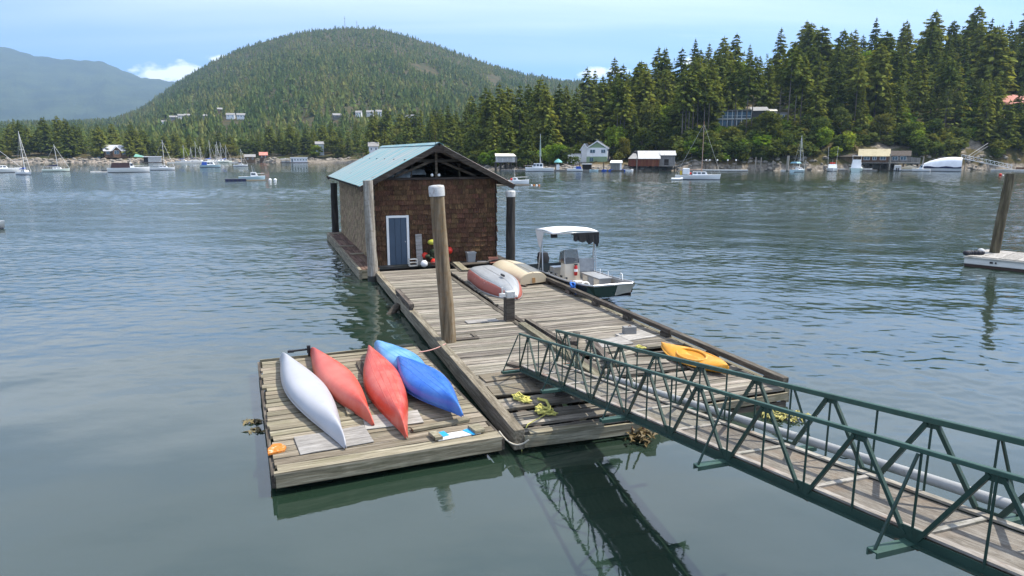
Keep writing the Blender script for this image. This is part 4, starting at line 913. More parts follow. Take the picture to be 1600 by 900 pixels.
# ------------------------------------------------------------------ land: shores, hills, mountain
def lerp_table(tab):
    xs = np.array([a for a, b in tab], float); ys = np.array([b for a, b in tab], float)
    return lambda x: np.interp(x, xs, ys)
_gr = np.random.RandomState(5); _GRID = _gr.rand(64, 64)
def vnoise(x, y):
    x = np.asarray(x, float); y = np.asarray(y, float); xi = np.floor(x).astype(int); yi = np.floor(y).astype(int); fx = x-xi; fy = y-yi
    fx = fx*fx*(3-2*fx); fy = fy*fy*(3-2*fy); g = lambda a, b: _GRID[a % 64, b % 64]
    return (g(xi, yi)*(1-fx)+g(xi+1, yi)*fx)*(1-fy) + (g(xi, yi+1)*(1-fx)+g(xi+1, yi+1)*fx)*fy - .5
def fbm(x, y, o=4): return sum(vnoise(x*2**k+17*k, y*2**k+9*k)/2**k for k in range(o))
def tan_b(px): return (np.asarray(px, float)-800)/1066.7*.9815      # bearing -> x per metre forward
right_shore = lerp_table([(430, 398), (520, 385), (580, 330), (650, 285), (710, 250), (760, 217), (800, 206), (1000, 204), (1290, 208), (1450, 212), (1600, 222), (2100, 260)])
right_crest = lerp_table([(430, 3), (560, 4), (700, 5), (760, 6), (850, 13), (950, 21), (1050, 28), (1150, 32), (1250, 35), (1350, 38), (1450, 42), (1550, 46), (2100, 55)])
right_bank = lerp_table([(430, 1.0), (1000, 1.2), (1040, 2.0), (1290, 2.4), (1400, 2.0), (1460, 2.4), (2100, 3.0)])
right_exp = lerp_table([(430, 1.2), (990, 1.2), (1080, .78), (2100, .78)])
def right_z(px, d):
    s = np.maximum(np.asarray(d, float) - right_shore(px), -8); u = np.clip(s/130, 0, 1)
    z = np.where(s < 0, s*.5, right_bank(px)*np.clip(s/5, 0, 1)**.6 + right_crest(px)*u**right_exp(px))
    z = z + np.where(s > 0, 1.3*fbm(np.asarray(px)/26.0, np.asarray(d)/7.0)*np.clip(s/6, 0, 1), 0)
    return z - np.clip((s-150)/120, 0, 1)*12
left_shore = lerp_table([(-500, 392), (-100, 392), (120, 386), (200, 388), (245, 400), (300, 425), (380, 430), (420, 405), (470, 396), (540, 388), (600, 380)])
left_crest = lerp_table([(-500, 12), (0, 9), (150, 8), (230, 4), (300, 3), (400, 5), (480, 9), (560, 10), (700, 10)])
def left_z(px, d):
    s = np.maximum(np.asarray(d, float) - left_shore(px), -8); u = np.clip(s/90, 0, 1)
    z = np.where(s < 0, s*.5, 1.6*np.clip(s/4, 0, 1)**.6 + left_crest(px)*u**.9)
    return z + np.where(s > 0, 1.2*fbm(np.asarray(px)/20.0+31, np.asarray(d)/9.0)*np.clip(s/6, 0, 1), 0)
MR = 1900.0
ridge_px = lerp_table([(-500, 190), (0, 190), (120, 189), (170, 186), (200, 180), (230, 168), (262, 147), (300, 124), (340, 103), (380, 85), (420, 73), (460, 63), (500, 57), (545, 53), (600, 54), (640, 64), (700, 83), (760, 103), (820, 120), (880, 128), (940, 133), (1050, 142), (1200, 160), (1700, 180)])
def mount_z(px, d):
    px = np.asarray(px, float); d = np.asarray(d, float)
    zr = 5 + (240-ridge_px(px))/1066.7*MR - 9; u = np.clip((d-520)/(MR-520), 0, 1)
    z = 9*np.clip((d-470)/60, 0, 1) + (zr-9)*u**1.22
    z = z + fbm(px/45.0+3, d/160.0)*22*u*(1-u)*2.2
    return z - np.clip((d-MR)/400, 0, 1)*zr*.55
def polar_mesh(name, px0, px1, npx, ds, zf, mat, kind='structure'):
    pxs = np.linspace(px0, px1, npx); v = []; rows = len(ds)
    for f in ds:
        d = f(pxs) if callable(f) else np.full(npx, float(f)); v.append(np.stack([tan_b(pxs)*d, d, zf(pxs, d)], 1))
    v = np.concatenate(v); q = []
    for i in range(rows-1):
        a = np.arange(npx-1)+i*npx; q.append(np.stack([a, a+1, a+1+npx, a+npx], 1))
    q = np.concatenate(q); me = bpy.data.meshes.new(name); me.from_pydata(v.tolist(), [], q.tolist()); me.materials.append(mat)
    me.polygons.foreach_set('use_smooth', [True]*len(q)); o = mesh_obj(name, me); tag(o, kind=kind); return o
def ground_mat(name, grass, dirt, rock, low=3.0, ro=.62):
    m, nt, b, out = nodes(name); g = G(nt); pos = g.n('ShaderNodeNewGeometry').outputs['Position']; sp = g.n('ShaderNodeSeparateXYZ'); g.L(pos, sp.inputs[0])
    c = g.mix(g.ramp(g.noise(pos, .09, 5, .6), [(.42, 0.0), (.6, 1.0)]), grass, dirt)
    c = g.mix(.6, c, g.ramp(g.noise(pos, .9, 5, .7), [(.3, .35), (.7, 1.0)]), 'MULTIPLY')
    rk = g.mix(g.ramp(g.noise(pos, .7, 5, .7), [(.35, 0.0), (.65, 1.0)]), tuple(x*.35 for x in rock), rock)
    zz = g.math('ADD', sp.outputs[2], g.math('MULTIPLY', g.noise(pos, .25, 3), 3.0))
    c = g.mix(g.ramp(g.math('MULTIPLY', zz, 1/8.0), [(low/8+.06, 1.0), (low/8+.16, 0.0)]), c, rk)
    c = g.mix(g.ramp(g.noise(pos, .055, 4, .65), [(ro, 0.0), (ro+.05, .9)]), c, rk)
    g.L(c, b.inputs['Base Color']); b.inputs['Roughness'].default_value = .95; b.inputs['Specular IOR Level'].default_value = .1
    g.L(g.bump(g.noise(pos, 1.2, 6, .7), .6, .6), b.inputs['Normal']); return m
GROUND_R = ground_mat('hillside_ground', (.055, .062, .022), (.12, .088, .04), (.30, .26, .21), 2.4, .57)
GROUND_L = ground_mat('far_shore_ground', (.06, .068, .025), (.13, .10, .05), (.40, .34, .28), 2.2, .62)
GROUND_M = ground_mat('mountain_ground', (.045, .055, .022), (.10, .075, .035), (.33, .20, .10), -60, .70)
right_hill = polar_mesh('wooded_hillside', 430, 2100, 260, [(lambda p, k=k: right_shore(p)+k) for k in (-8, -3, 0, 1.2, 2.5, 4, 6, 9, 13, 18, 24, 32, 42, 54, 68, 85, 105, 130, 160, 200, 260)], right_z, GROUND_R)
far_shore = polar_mesh('far_shore', -500, 600, 200, [(lambda p, k=k: left_shore(p)+k) for k in (-8, -3, 0, 1.2, 2.5, 4, 6, 9, 14, 20, 30, 45, 65, 95, 135)], left_z, GROUND_L)
mountain = polar_mesh('forested_mountain', -500, 1700, 240, [455, 480, 520] + list(np.linspace(560, 1900, 46)) + [1950, 2100, 2300], mount_z, GROUND_M)
FM = 6500.0
far_px = lerp_table([(-900, 60), (-300, 66), (-120, 74), (0, 82), (40, 87), (75, 96), (110, 101), (150, 103), (178, 106), (205, 118), (230, 127), (262, 131), (290, 136), (330, 150), (400, 168), (520, 185), (700, 195), (2200, 200)])
def far_z(px, d):
    zr = 5+(240-far_px(px))/1066.7*FM; u = np.clip((np.asarray(d)-3800)/(FM-3800), 0, 1)
    return zr*u**1.1 + fbm(np.asarray(px)/60.0, np.asarray(d)/700.0)*260*u*(1-u) + fbm(np.asarray(px)/9.0, np.asarray(d)/150.0)*22*u - np.clip((np.asarray(d)-FM)/900, 0, 1)*zr*.5 - 3*(u <= 0)
def far_mat():
    m, nt, b, out = nodes('distant_forest'); g = G(nt); pos = g.n('ShaderNodeNewGeometry').outputs['Position']
    c = g.mix(g.ramp(g.noise(pos, .004, 5, .6), [(.38, 0.0), (.62, 1.0)]), (.030, .048, .024), (.062, .085, .036))
    c = g.mix(.75, c, g.ramp(g.noise(pos, .05, 4, .7), [(.32, .3), (.62, 1.0)]), 'MULTIPLY'); g.L(c, b.inputs['Base Color']); b.inputs['Roughness'].default_value = 1; b.inputs['Specular IOR Level'].default_value = 0
    g.L(g.bump(g.noise(pos, .05, 4, .7), 1.0, 14), b.inputs['Normal']); return m
polar_mesh('distant_mountain', -900, 900, 260, [3700] + list(np.linspace(3900, 6500, 34)) + [6800, 7400], far_z, far_mat())

# ------------------------------------------------------------------ foliage
def leaf_mat(name, c0, c1, c2, trans=.36, attr=False):
    m = bpy.data.materials.new(name); m.use_nodes = True; nt = m.node_tree; nt.nodes.clear(); g = G(nt)
    out = g.n('ShaderNodeOutputMaterial'); r = g.n('ShaderNodeObjectInfo').outputs['Random']
    if attr:
        a = g.n('ShaderNodeAttribute'); a.attribute_name = 'tint'; r = a.outputs['Fac']
    isl = g.n('ShaderNodeNewGeometry').outputs['Random Per Island']
    col = g.ramp(r, [(0.0, c0), (.55, c1), (1.0, c2)])
    col = g.hsv(col, None, None, g.math('ADD', g.math('MULTIPLY', isl, .75), .62))
    d = g.n('ShaderNodeBsdfDiffuse'); t = g.n('ShaderNodeBsdfTranslucent'); g.L(col, d.inputs[0]); g.L(g.hsv(col, .48, 1.1, 1.25), t.inputs[0])
    mx = g.n('ShaderNodeMixShader'); mx.inputs[0].default_value = trans; g.L(d.outputs[0], mx.inputs[1]); g.L(t.outputs[0], mx.inputs[2]); g.L(mx.outputs[0], out.inputs[0]); return m
FIR = leaf_mat('fir_needles', (.078, .108, .026), (.135, .165, .034), (.20, .22, .045))
FIRF = leaf_mat('fir_needles_far', (.072, .11, .032), (.12, .158, .040), (.185, .205, .052), attr=True)
FIRM = leaf_mat('mountain_needles', (.060, .10, .032), (.105, .142, .040), (.19, .19, .06), attr=True)
OLIVE = leaf_mat('olive_leaves', (.075, .10, .022), (.115, .13, .028), (.16, .15, .035))
BRIGHT = leaf_mat('bright_leaves', (.12, .20, .025), (.17, .25, .035), (.22, .27, .04))
MIDG = leaf_mat('mid_green_leaves', (.055, .085, .022), (.09, .12, .03), (.13, .15, .04))
BARK = wood('bark', (.05, .04, .032), (.12, .10, .085), (.24, .21, .185), (3, 3, .3), .35, blot=(.06, .055, .04), bump=.5)
def quads_mesh(name, V, mat, tint=None):
    n = len(V)//4; me = bpy.data.meshes.new(name); me.vertices.add(len(V)); me.vertices.foreach_set('co', np.asarray(V, np.float32).ravel())
    me.loops.add(n*4); me.loops.foreach_set('vertex_index', np.arange(n*4, dtype=np.int32)); me.polygons.add(n); me.polygons.foreach_set('loop_start', np.arange(n, dtype=np.int32)*4)
    me.materials.append(mat)
    if tint is not None:
        a = me.attributes.new('tint', 'FLOAT', 'POINT'); a.data.foreach_set('value', np.asarray(tint, np.float32))
    me.update(calc_edges=True); return me
def conifer(h, r, seed, bare=.12, whorls=34, nb=6, ns=8, ragged=.3, shape=.85):
    g = np.random.RandomState(seed); Q = []
    zb = bare*h
    for i in range(whorls):
        t = (i+g.rand()*.8)/whorls; z = zb+(h*.985-zb)*t; base = r*(1-t)**shape*min(1, .55+t*3.0)+.12
        for k in range(nb):
            if g.rand() < .12: continue
            a = g.rand()*6.283; ln = base*(1+g.uniform(-ragged, ragged)); u = np.array([math.cos(a), math.sin(a), 0]); sv = np.array([-u[1], u[0], 0]); dr = g.uniform(.15, .60)
            for s in range(ns):
                f = .22+.78*(s+g.rand())/ns; side = g.choice((-1, 1)); p = u*ln*f + np.array([0, 0, z-dr*ln*f+.22*ln*f*f])
                dirv = u*.7+sv*side*g.uniform(.1, .9)+np.array([0, 0, g.uniform(-.75, .15)]); dirv /= np.linalg.norm(dirv)
                L = (.24*ln+.34)*g.uniform(.7, 1.3); W = L*g.uniform(.26, .46); w = np.cross(dirv, u*g.uniform(.2, 1.0)+np.array([g.uniform(-.5, .5), g.uniform(-.5, .5), g.uniform(.3, 1.0)])); w /= np.linalg.norm(w)
                Q += [p-dirv*L*.4, p+w*W, p+dirv*L*.75+np.array([0, 0, -.08*L]), p-w*W]
    p = np.array([0, 0, h*.95])
    for k in range(4):
        a = k*1.57; w = np.array([math.cos(a), math.sin(a), 0])*.16; Q += [np.array([0, 0, h*.93]), p+w*1.6, np.array([0, 0, h*1.015]), p-w*.4]
    return np.array(Q)
def broadleaf(h, r, seed, lobes=18, per=90, leaf=.42, base=.25, squash=.8):
    g = np.random.RandomState(seed); Q = []
    for i in range(lobes):
        a = g.rand()*6.283; f = math.sqrt(g.rand()); zc = h*(base+(1-base)*g.uniform(.12, .86)); rr_ = r*math.sin(math.pi*min(.97, max(.12, (zc/h-base)/(1-base)*.85+.12)))
        c = np.array([rr_*f*math.cos(a)*.78, rr_*f*math.sin(a)*.78, zc]); s = r*g.uniform(.26, .46)
        for k in range(per):
            v = g.randn(3); v /= np.linalg.norm(v); p = c+v*s*np.array([1, 1, squash])*g.uniform(.55, 1.05)
            d = g.randn(3); d[2] *= .5; d /= np.linalg.norm(d); w = np.cross(d, v+g.randn(3)*.5); w /= max(1e-6, np.linalg.norm(w)); L = leaf*g.uniform(.6, 1.3)
            Q += [p-d*L, p+w*L*.6, p+d*L, p-w*L*.6]
    return np.array(Q)
def trunk_mesh(h, r, seed, lean=0.0, name='trunk', limbs=0):
    q = random.Random(seed); mb = MB(); pts = [(lean*h*(i/7)**2+q.uniform(-.06, .06)*(i > 0), q.uniform(-.06, .06)*(i > 0), -1.2 + (h+1.2)*i/7) for i in range(8)]; mb.tube(pts, [r*(1.25 if i == 0 else 1-.115*i) for i in range(8)], 7)
    for k in range(limbs):
        i = q.randrange(3, 7); a = q.uniform(0, 6.28); l = h*q.uniform(.2, .4); p = pts[i]
        mb.tube([p, (p[0]+l*.5*math.cos(a), p[1]+l*.5*math.sin(a), p[2]+l*.4), (p[0]+l*math.cos(a), p[1]+l*math.sin(a), p[2]+l*.65)], [r*.45, r*.3, r*.1], 5)
    return mb.mesh(name, BARK)
FIRS = []     # (height, crown mesh, trunk mesh, bare)
for k in range(9):
    h = 26; bare = (.06, .10, .14, .05, .18, .10, .08, .12, .2)[k]; r = (5.6, 5.0, 6.2, 4.6, 5.8, 6.4, 5.2, 4.4, 6.0)[k]
    FIRS.append((h, quads_mesh('crown', conifer(h, r, 100+k, bare, 40, 8, 11, .34, (.60, .72, .5, .78, .55, .64, .74, .68, .46)[k]), FIR), trunk_mesh(h*.93, .36, k)))
TALL = []     # long bare trunks, crown on top
for k in range(4):
    h = 27; TALL.append((h, quads_mesh('crown', conifer(h, 4.4, 200+k, .50+.05*k, 22, 6, 8, .4, .55), FIR), trunk_mesh(h*.95, .30, 50+k)))
BLT = {nm: [(10.0, quads_mesh('crown', broadleaf(10, 4.4, 450+k+ord(nm[0]), 26, 75, .40, .16), mt), trunk_mesh(7.5, .26, 170+k, .02, 'trunk', 4)) for k in range(2)] for nm, mt in (('bright', BRIGHT), ('olive', OLIVE), ('mid', MIDG))}
def place(name, src, label, cat, x, y, z, sc_, rz, group, lean=0.0):
    t = thing(name, label, cat, (x, y, z), rz, group); t.scale = (sc_[0], sc_[0], sc_[1]); t.rotation_euler = (lean, 0, rz)
    mesh_obj('trunk', src[2], t); mesh_obj('crown', src[1], t); return t
ZONES = [(560, 700, 'behind the boathouse roof'), (700, 780, 'behind the shed on piles'), (780, 880, 'behind the white motor yacht'), (880, 980, 'around the green-gabled house'), (980, 1070, 'behind the red-walled boat shed'), (1070, 1240, 'around the grey house'), (1240, 1340, 'above the two moored cruisers'), (1340, 1440, 'above the tan-roofed shed'), (1440, 1520, 'above the wrapped boat'), (1520, 1900, 'around the red-roofed house')]
def zone(px):
    for a, b, n in ZONES:
        if a <= px < b: return n
    return 'on the right'
CLEAR = [(1120, 1232, 24, 48), (884, 962, -2, 24), (975, 1062, -5, 12), (1535, 1625, 20, 42), (1305, 1340, 60, 72), (1340, 1425, 0, 9), (775, 812, 0, 9)]
def clear_at(px, s): return any(a <= px <= b and c <= s <= e for a, b, c, e in CLEAR)
tr = random.Random(77); placed = []
def try_put(px, s, mind):
    d = float(right_shore(px))+s; x = float(tan_b(px))*d
    for (a, b) in placed:
        if (a-x)**2+(b-d)**2 < mind*mind: return None
    placed.append((x, d)); return x, d
n_fir = 0; tries = 0
while n_fir < 205 and tries < 9000:
    tries += 1; px = tr.uniform(575, 1640); s = 6+125*tr.random()**1.25
    if 1045 < px < 1260 and s < 26: continue
    if 1260 < px < 1345 and s < 16: continue
    if 1425 < px < 1530 and s < 14: continue
    if clear_at(px, s): continue
    q = try_put(px, s, 6.2)
    if q is None: continue
    z = float(right_z(px, q[1])); h = tr.uniform(17, 28)*(1.0 if s > 25 else .78)*(1.08 if px > 1180 else 1.0)
    if s < 30 and 1280 < px < 1440: h *= .8
    size = 'tall' if h > 23 else ('young' if h < 16 else 'medium'); row = 'near the water' if s < 26 else ('halfway upslope' if s < 75 else 'on the skyline')
    f = FIRS[tr.randrange(9)]; k = h/f[0]
    place('fir_tree', f, f'{size} dark fir {row} {zone(px)}', 'tree', q[0], q[1], z-.3, (k*tr.uniform(.82, 1.12), k), tr.uniform(0, 6.28), f'firs {zone(px)}', R(tr.uniform(-2, 2))); n_fir += 1
# the tall bare-trunked firs on the bank below and beside the grey house
for i, (px, s, h) in enumerate([(1064, 15, 25), (1069, 17, 26), (1074, 16, 25), (1080, 20, 27), (1087, 22, 27), (1097, 18, 24), (1104, 26, 26), (1145, 20, 25), (1163, 17, 27), (1171, 20, 26), (1213, 22, 26), (1227, 17, 29), (1237, 20, 28), (1246, 19, 26), (963, 18, 26), (968, 20, 25), (974, 17, 24), (1330, 26, 24), (1462, 26, 25), (1470, 22, 23)]):
    d = float(right_shore(px))+s; f = TALL[i % 4]; k = h/f[0]
    place('bare_trunked_fir', f, 'tall fir with long bare trunk ' + ('beside the red-walled boat shed' if px < 1000 else 'left of the grey hillside house' if px < 1110 else 'in front of the grey hillside house' if px < 1180 else 'right of the grey hillside house' if px < 1260 else 'on the bank above the moored boats'), 'tree', float(tan_b(px))*d, d, float(right_z(px, d))-.3, (k*.85, k), i*1.3, 'bare-trunked firs')
# broadleaf trees mixed in among the firs
for i in range(46):
    for _ in range(60):
        px = tr.uniform(600, 1610); s = 10+100*tr.random()
        if clear_at(px, s) or (1045 < px < 1260 and s < 30): continue
        q = try_put(px, s, 5.0)
        if q: break
    else: continue
    kd = ('mid', 'olive', 'mid', 'bright')[i % 4]; f = BLT[kd][i % 2]; k = tr.uniform(11, 17)/f[0]
    place('hillside_broadleaf', f, f'{ {"mid":"green","olive":"yellowish","bright":"light green"}[kd] } broadleaf tree among firs {zone(px)}', 'tree', q[0], q[1], float(right_z(px, q[1]))-.3, (k*tr.uniform(.6, .85), k), tr.uniform(0, 6.28), f'broadleaf trees {zone(px)}')
# fill behind and between: joined
MINI = [conifer(22, 4.0, 300+k, .06, 15, 6, 4, .35, .85) for k in range(4)]
def forest(name, pts, mat, label, minis, seed, cat='forest'):
    g = np.random.RandomState(seed); V = []; T = []
    for (x, y, z, h) in pts:
        m = minis[g.randint(len(minis))]; a = g.rand()*6.283; c, s = math.cos(a), math.sin(a); k = h/22.0; w = k*g.uniform(.85, 1.2)
        q = np.stack([(m[:, 0]*c-m[:, 1]*s)*w+x, (m[:, 0]*s+m[:, 1]*c)*w+y, m[:, 2]*k+z], 1); V.append(q); T.append(np.full(len(q), g.rand()))
    o = mesh_obj(name, quads_mesh(name, np.concatenate(V), mat, np.concatenate(T))); tag(o, label, cat, None, 'stuff'); return o
pts = []; g_ = random.Random(15); tries = 0
while len(pts) < 480 and tries < 20000:
    tries += 1; px = g_.uniform(560, 1850); s = 18+205*g_.random(); 
    if clear_at(px, s) or (1045 < px < 1250 and s < 40): continue
    q = try_put(px, s, 4.0)
    if q is None: continue
    pts.append((q[0], q[1], float(right_z(px, q[1]))-.3, g_.uniform(13, 22)))
forest('hillside_forest', pts, FIRF, 'dense dark conifers filling the slope between the single firs', MINI, 1)
# ---- left shore: single trees in front, joined behind
lp = []
def lput(px, s, mind):
    d = float(left_shore(px))+s; x = float(tan_b(px))*d
    for a, b in lp:
        if (a-x)**2+(b-d)**2 < mind**2: return None
    lp.append((x, d)); return x, d
tries = 0; n = 0
while n < 70 and tries < 5000:
    tries += 1; px = g_.uniform(-20, 560); s = 8+45*g_.random()
    if 160 < px < 200 and s < 22: continue
    if 222 < px < 420 and s < 14: continue
    q = lput(px, s, 7.0)
    if q is None: continue
    h = g_.uniform(14, 22)*(1.05 if px < 230 else .72 if px < 420 else .9); f = FIRS[g_.randrange(9)]; k = h/f[0]
    zn = 'left of the chalet across the bay' if px < 165 else 'between the chalet and the marina' if px < 280 else 'behind the marina masts' if px < 400 else 'behind the white houseboat'
    place('far_fir_tree', f, f'{"tall" if h > 18 else "smaller"} fir on the far shore {zn}', 'tree', q[0], q[1], float(left_z(px, q[1]))-.3, (k*g_.uniform(.95, 1.3), k), g_.uniform(0, 6.28), f'far shore firs {zn}'); n += 1
pts = []; tries = 0
while len(pts) < 430 and tries < 15000:
    tries += 1; px = g_.uniform(-60, 600); s = 22+110*g_.random(); q = lput(px, s, 4.2)
    if q is None: continue
    pts.append((q[0], q[1], float(left_z(px, q[1]))-.3, g_.uniform(11, 19)*(1 if px < 230 or px > 420 else .75)))
forest('far_shore_forest', pts, FIRF, 'band of conifers and mixed trees behind the far shore', MINI, 2)
# ---- mountain forest: thousands of small conifers, joined
def mtree(seed):
    g = np.random.RandomState(seed); Q = []
    for i in range(3):
        t = i/3; z = 22*(.06+.78*t); r = 4.6*(1-t)**.8+.5
        for k in range(4):
            a = g.rand()*6.283; b = a+g.uniform(.8, 1.5); zz = z+g.uniform(-1, 1)
            Q += [np.array([0, 0, zz+22*.30]), np.array([r*math.cos(a), r*math.sin(a), zz-.6]), np.array([r*1.1*math.cos((a+b)/2), r*1.1*math.sin((a+b)/2), zz-1.2]), np.array([r*math.cos(b), r*math.sin(b), zz-.3])]
    return np.array(Q)
MT = [mtree(900+k) for k in range(5)]
g = np.random.RandomState(41); NM = 26000
px = g.uniform(-80, 1080, NM); d = 530+1390*g.rand(NM)**.72
bald = ((px-665)/26)**2+((d-1330)/60)**2 < 1; bald |= ((px-773)/13)**2+((d-1480)/120)**2 < 1; bald |= ((px-800)/10)**2+((d-1350)/50)**2 < 1
houses_m = [(243, 905), (256, 910), (271, 915), (283, 912), (293, 918), (360, 760), (377, 752), (322, 880), (345, 850), (560, 735), (578, 742), (592, 750), (527, 715), (640, 720)]
for (hp, hd) in houses_m: bald |= (np.abs(px-hp) < 9) & (d < hd+12) & (d > hd-55)
keep = ~bald & (fbm(px/30.0+8, d/60.0) > -.62); px, d = px[keep], d[keep]; z = mount_z(px, d); x = tan_b(px)*d
V = []; T = []
hh = g.uniform(6, 12.5, len(px))*g.choice((1, 1, 1.2, 1.5), len(px))*(1-.25*(d > 1500)); idx = g.randint(0, 5, len(px)); an = g.rand(len(px))*6.283; tint = np.clip(g.rand(len(px))*.75+.5*(fbm(px/40.0, d/130.0)+.2), 0, 1); wid = g.uniform(.85, 1.5, len(px))
for m in range(5):
    s = idx == m; k = (hh[s]/22.0)[:, None]; c = np.cos(an[s])[:, None]; sn = np.sin(an[s])[:, None]; w = k*wid[s][:, None]; M0 = MT[m]
    V.append(np.stack([(M0[:, 0]*c-M0[:, 1]*sn)*w+x[s][:, None], (M0[:, 0]*sn+M0[:, 1]*c)*w+d[s][:, None], M0[:, 2]*k+z[s][:, None]], 2).reshape(-1, 3)); T.append(np.repeat(tint[s], len(M0)))
o = mesh_obj('mountain_forest', quads_mesh('mountain_forest', np.concatenate(V), FIRM, np.concatenate(T))); tag(o, 'continuous conifer forest covering the round mountain', 'forest', None, 'stuff')

# ---- broadleaf trees and bank shrubs
BL = {}
for nm, mt in (('bright', BRIGHT), ('olive', OLIVE), ('mid', MIDG)):
    BL[nm] = [(10.0, quads_mesh('crown', broadleaf(10, 4.2, 400+k+ord(nm[0]), 22, 85, .42, .2), mt), trunk_mesh(7.0, .28, 70+k, .03, 'trunk', 4)) for k in range(3)]
SH = {nm: [(3.0, quads_mesh('foliage', broadleaf(3, 2.2, 500+k+ord(nm[0]), 11, 60, .30, .02), mt), trunk_mesh(1.6, .10, 90+k, .05, 'stem', 3)) for k in range(3)] for nm, mt in (('bright', BRIGHT), ('olive', OLIVE), ('mid', MIDG))}
for i, (px, s, h, w, kd, lb) in enumerate([
    (961, 15, 12, .8, 'bright', 'bright green maple just right of the green-gabled house'), (973, 10, 8, .7, 'olive', 'olive tree between the maple and red-walled shed'), (1003, 14, 11, .75, 'olive', 'yellow-green madrone above the roof of the red-walled shed'),
    (872, 6, 7.5, .9, 'bright', 'bright yellow-green tree left of the green-gabled house'), (858, 6, 6.5, .8, 'bright', 'low bright bush tree behind the motor yacht'), (757, 5, 5, 1.1, 'bright', 'round bright green tree left of the shed on piles'), (790, 40, 13, .6, 'bright', 'slim light green tree high behind the shed on piles'),
    (1195, 9, 12, 1.0, 'olive', 'big yellow-green madrone below right side of grey house'), (1140, 8, 8, 1.0, 'olive', 'olive tree on bank below the grey house'), (1108, 4, 7, .9, 'olive', 'small yellow-green tree behind the white sloop'), (1270, 12, 11, 1.1, 'mid', 'leafy green tree above the moored sailboat'), (1283, 7, 8, 1.0, 'bright', 'light green tree at water behind the moored sailboat'),
    (1310, 16, 10, .9, 'mid', 'green tree behind the first white cruiser'), (1432, 6, 7, 1.2, 'bright', 'light green tree right of the tan-roofed shed'), (1418, 9, 8, 1.0, 'mid', 'green tree behind the grey annex'), (1455, 10, 8, 1.1, 'mid', 'green tree behind the wrapped boat'), (1497, 8, 8, 1.0, 'mid', 'green tree between wrapped boat and white gangway'), (1590, 9, 11, 1.0, 'mid', 'green tree at right edge above the float'), (1372, 14, 9, .9, 'olive', 'olive tree above the tan roof'),
    (1160, 3, 6, 1.2, 'mid', 'low green tree behind the long shore dock'), (1080, 5, 6, 1.0, 'mid', 'low green tree beside the shore ramp'), (1228, 4, 7, 1.1, 'mid', 'green tree at shore left of the moored sailboat'), (1520, 26, 9, 1.0, 'bright', 'light green tree left of the red-roofed house'), (833, 4, 4, 1.0, 'olive', 'small olive tree behind the motor yacht bow')]):
    d = float(right_shore(px))+s; f = BL[kd][i % 3]; k = h/f[0]; place('broadleaf_tree', f, lb, 'tree', float(tan_b(px))*d, d, float(right_z(px, d))-.2, (k*w, k), i*1.1, None)
for i, (px, s, h, w, kd, lb) in enumerate([(288, 6, 8, 1.0, 'bright', 'bright green tree at left end of the marina'), (305, 8, 7.5, 1.2, 'olive', 'olive tree behind left marina masts'), (331, 9, 9, 1.0, 'olive', 'olive tree behind middle marina masts'), (356, 8, 9.5, 1.3, 'olive', 'broad yellowish tree behind right marina masts'), (388, 12, 14, 1.2, 'mid', 'large light green tree right of the marina'), (494, 8, 8, 1.3, 'bright', 'light green tree on far shore behind boathouse eave'), (525, 12, 12, 1.3, 'olive', 'yellowish tree on far shore left of boathouse roof'), (150, 6, 6, 1.2, 'olive', 'olive tree beside the small blue house'), (12, 6, 5, 1.2, 'olive', 'yellowing tree on far shore at left edge')]):
    d = float(left_shore(px))+s; f = BL[kd][i % 3]; k = h/f[0]; place('broadleaf_tree', f, lb, 'tree', float(tan_b(px))*d, d, float(left_z(px, d))-.2, (k*w, k), i*1.7, None)
n = 0; tries = 0
while n < 230 and tries < 9000:
    tries += 1; u = g_.random()
    px = g_.uniform(1040, 1265) if u < .5 else g_.uniform(1265, 1620) if u < .85 else g_.uniform(740, 1000); s = 2.5+26*g_.random()**1.3
    if clear_at(px, s): continue
    q = try_put(px, s, 1.6)
    if q is None: continue
    kd = g_.choice(('mid', 'olive', 'mid', 'olive', 'bright')); f = SH[kd][g_.randrange(3)]; k = g_.uniform(.8, 1.9)
    t = thing('bank_shrub', f'{ {"mid":"green","olive":"yellow-green","bright":"light green"}[kd] } shrub on the bank {zone(px)}', 'shrub', (q[0], q[1], float(right_z(px, q[1]))-.15), g_.uniform(0, 6.28), f'bank shrubs {zone(px)}'); t.scale = (k*g_.uniform(.9, 1.4), k*g_.uniform(.9, 1.3), k)
    mesh_obj('foliage', f[1], t); mesh_obj('stem', f[2], t); n += 1
# ---- shore rocks: too many to count
g = np.random.RandomState(8); ROCK = paint('shore_rock', (.27, .24, .20), .9, (.13, .12, .10), .45, .8, var=.5, bump=.5)
def rocks(name, pxa, pxb, n, sf, zf, smin, smax, rmin, rmax, label):
    mb = MB()
    for k in range(n):
        px = g.uniform(pxa, pxb); s = g.uniform(smin, smax); d = float(sf(px))+s; c = (float(tan_b(px))*d, d, float(zf(px, d))); r = g.uniform(rmin, rmax); rows = []
        for i in range(4):
            a = math.pi*(i+.15)/3.3; rows.append([(c[0]+r*1.3*math.sin(a)*math.cos(6.283*j/6)*g.uniform(.7, 1.2), c[1]+r*math.sin(a)*math.sin(6.283*j/6)*g.uniform(.7, 1.2), c[2]+r*.62*math.cos(a)*g.uniform(.8, 1.15)) for j in range(6)])
        mb.loft(rows, 0, False, True, True, True, flip=True)
    o = mb.build(name, ROCK); tag(o, label, 'rocks', None, 'stuff')
rocks('shore_rocks', 740, 1650, 300, right_shore, right_z, -1.0, 3.5, .25, .95, 'grey and tan boulders along the near right shoreline')
rocks('far_shore_rocks', -60, 560, 380, left_shore, left_z, -1.0, 5, .4, 1.5, 'pale boulders along the far shoreline')
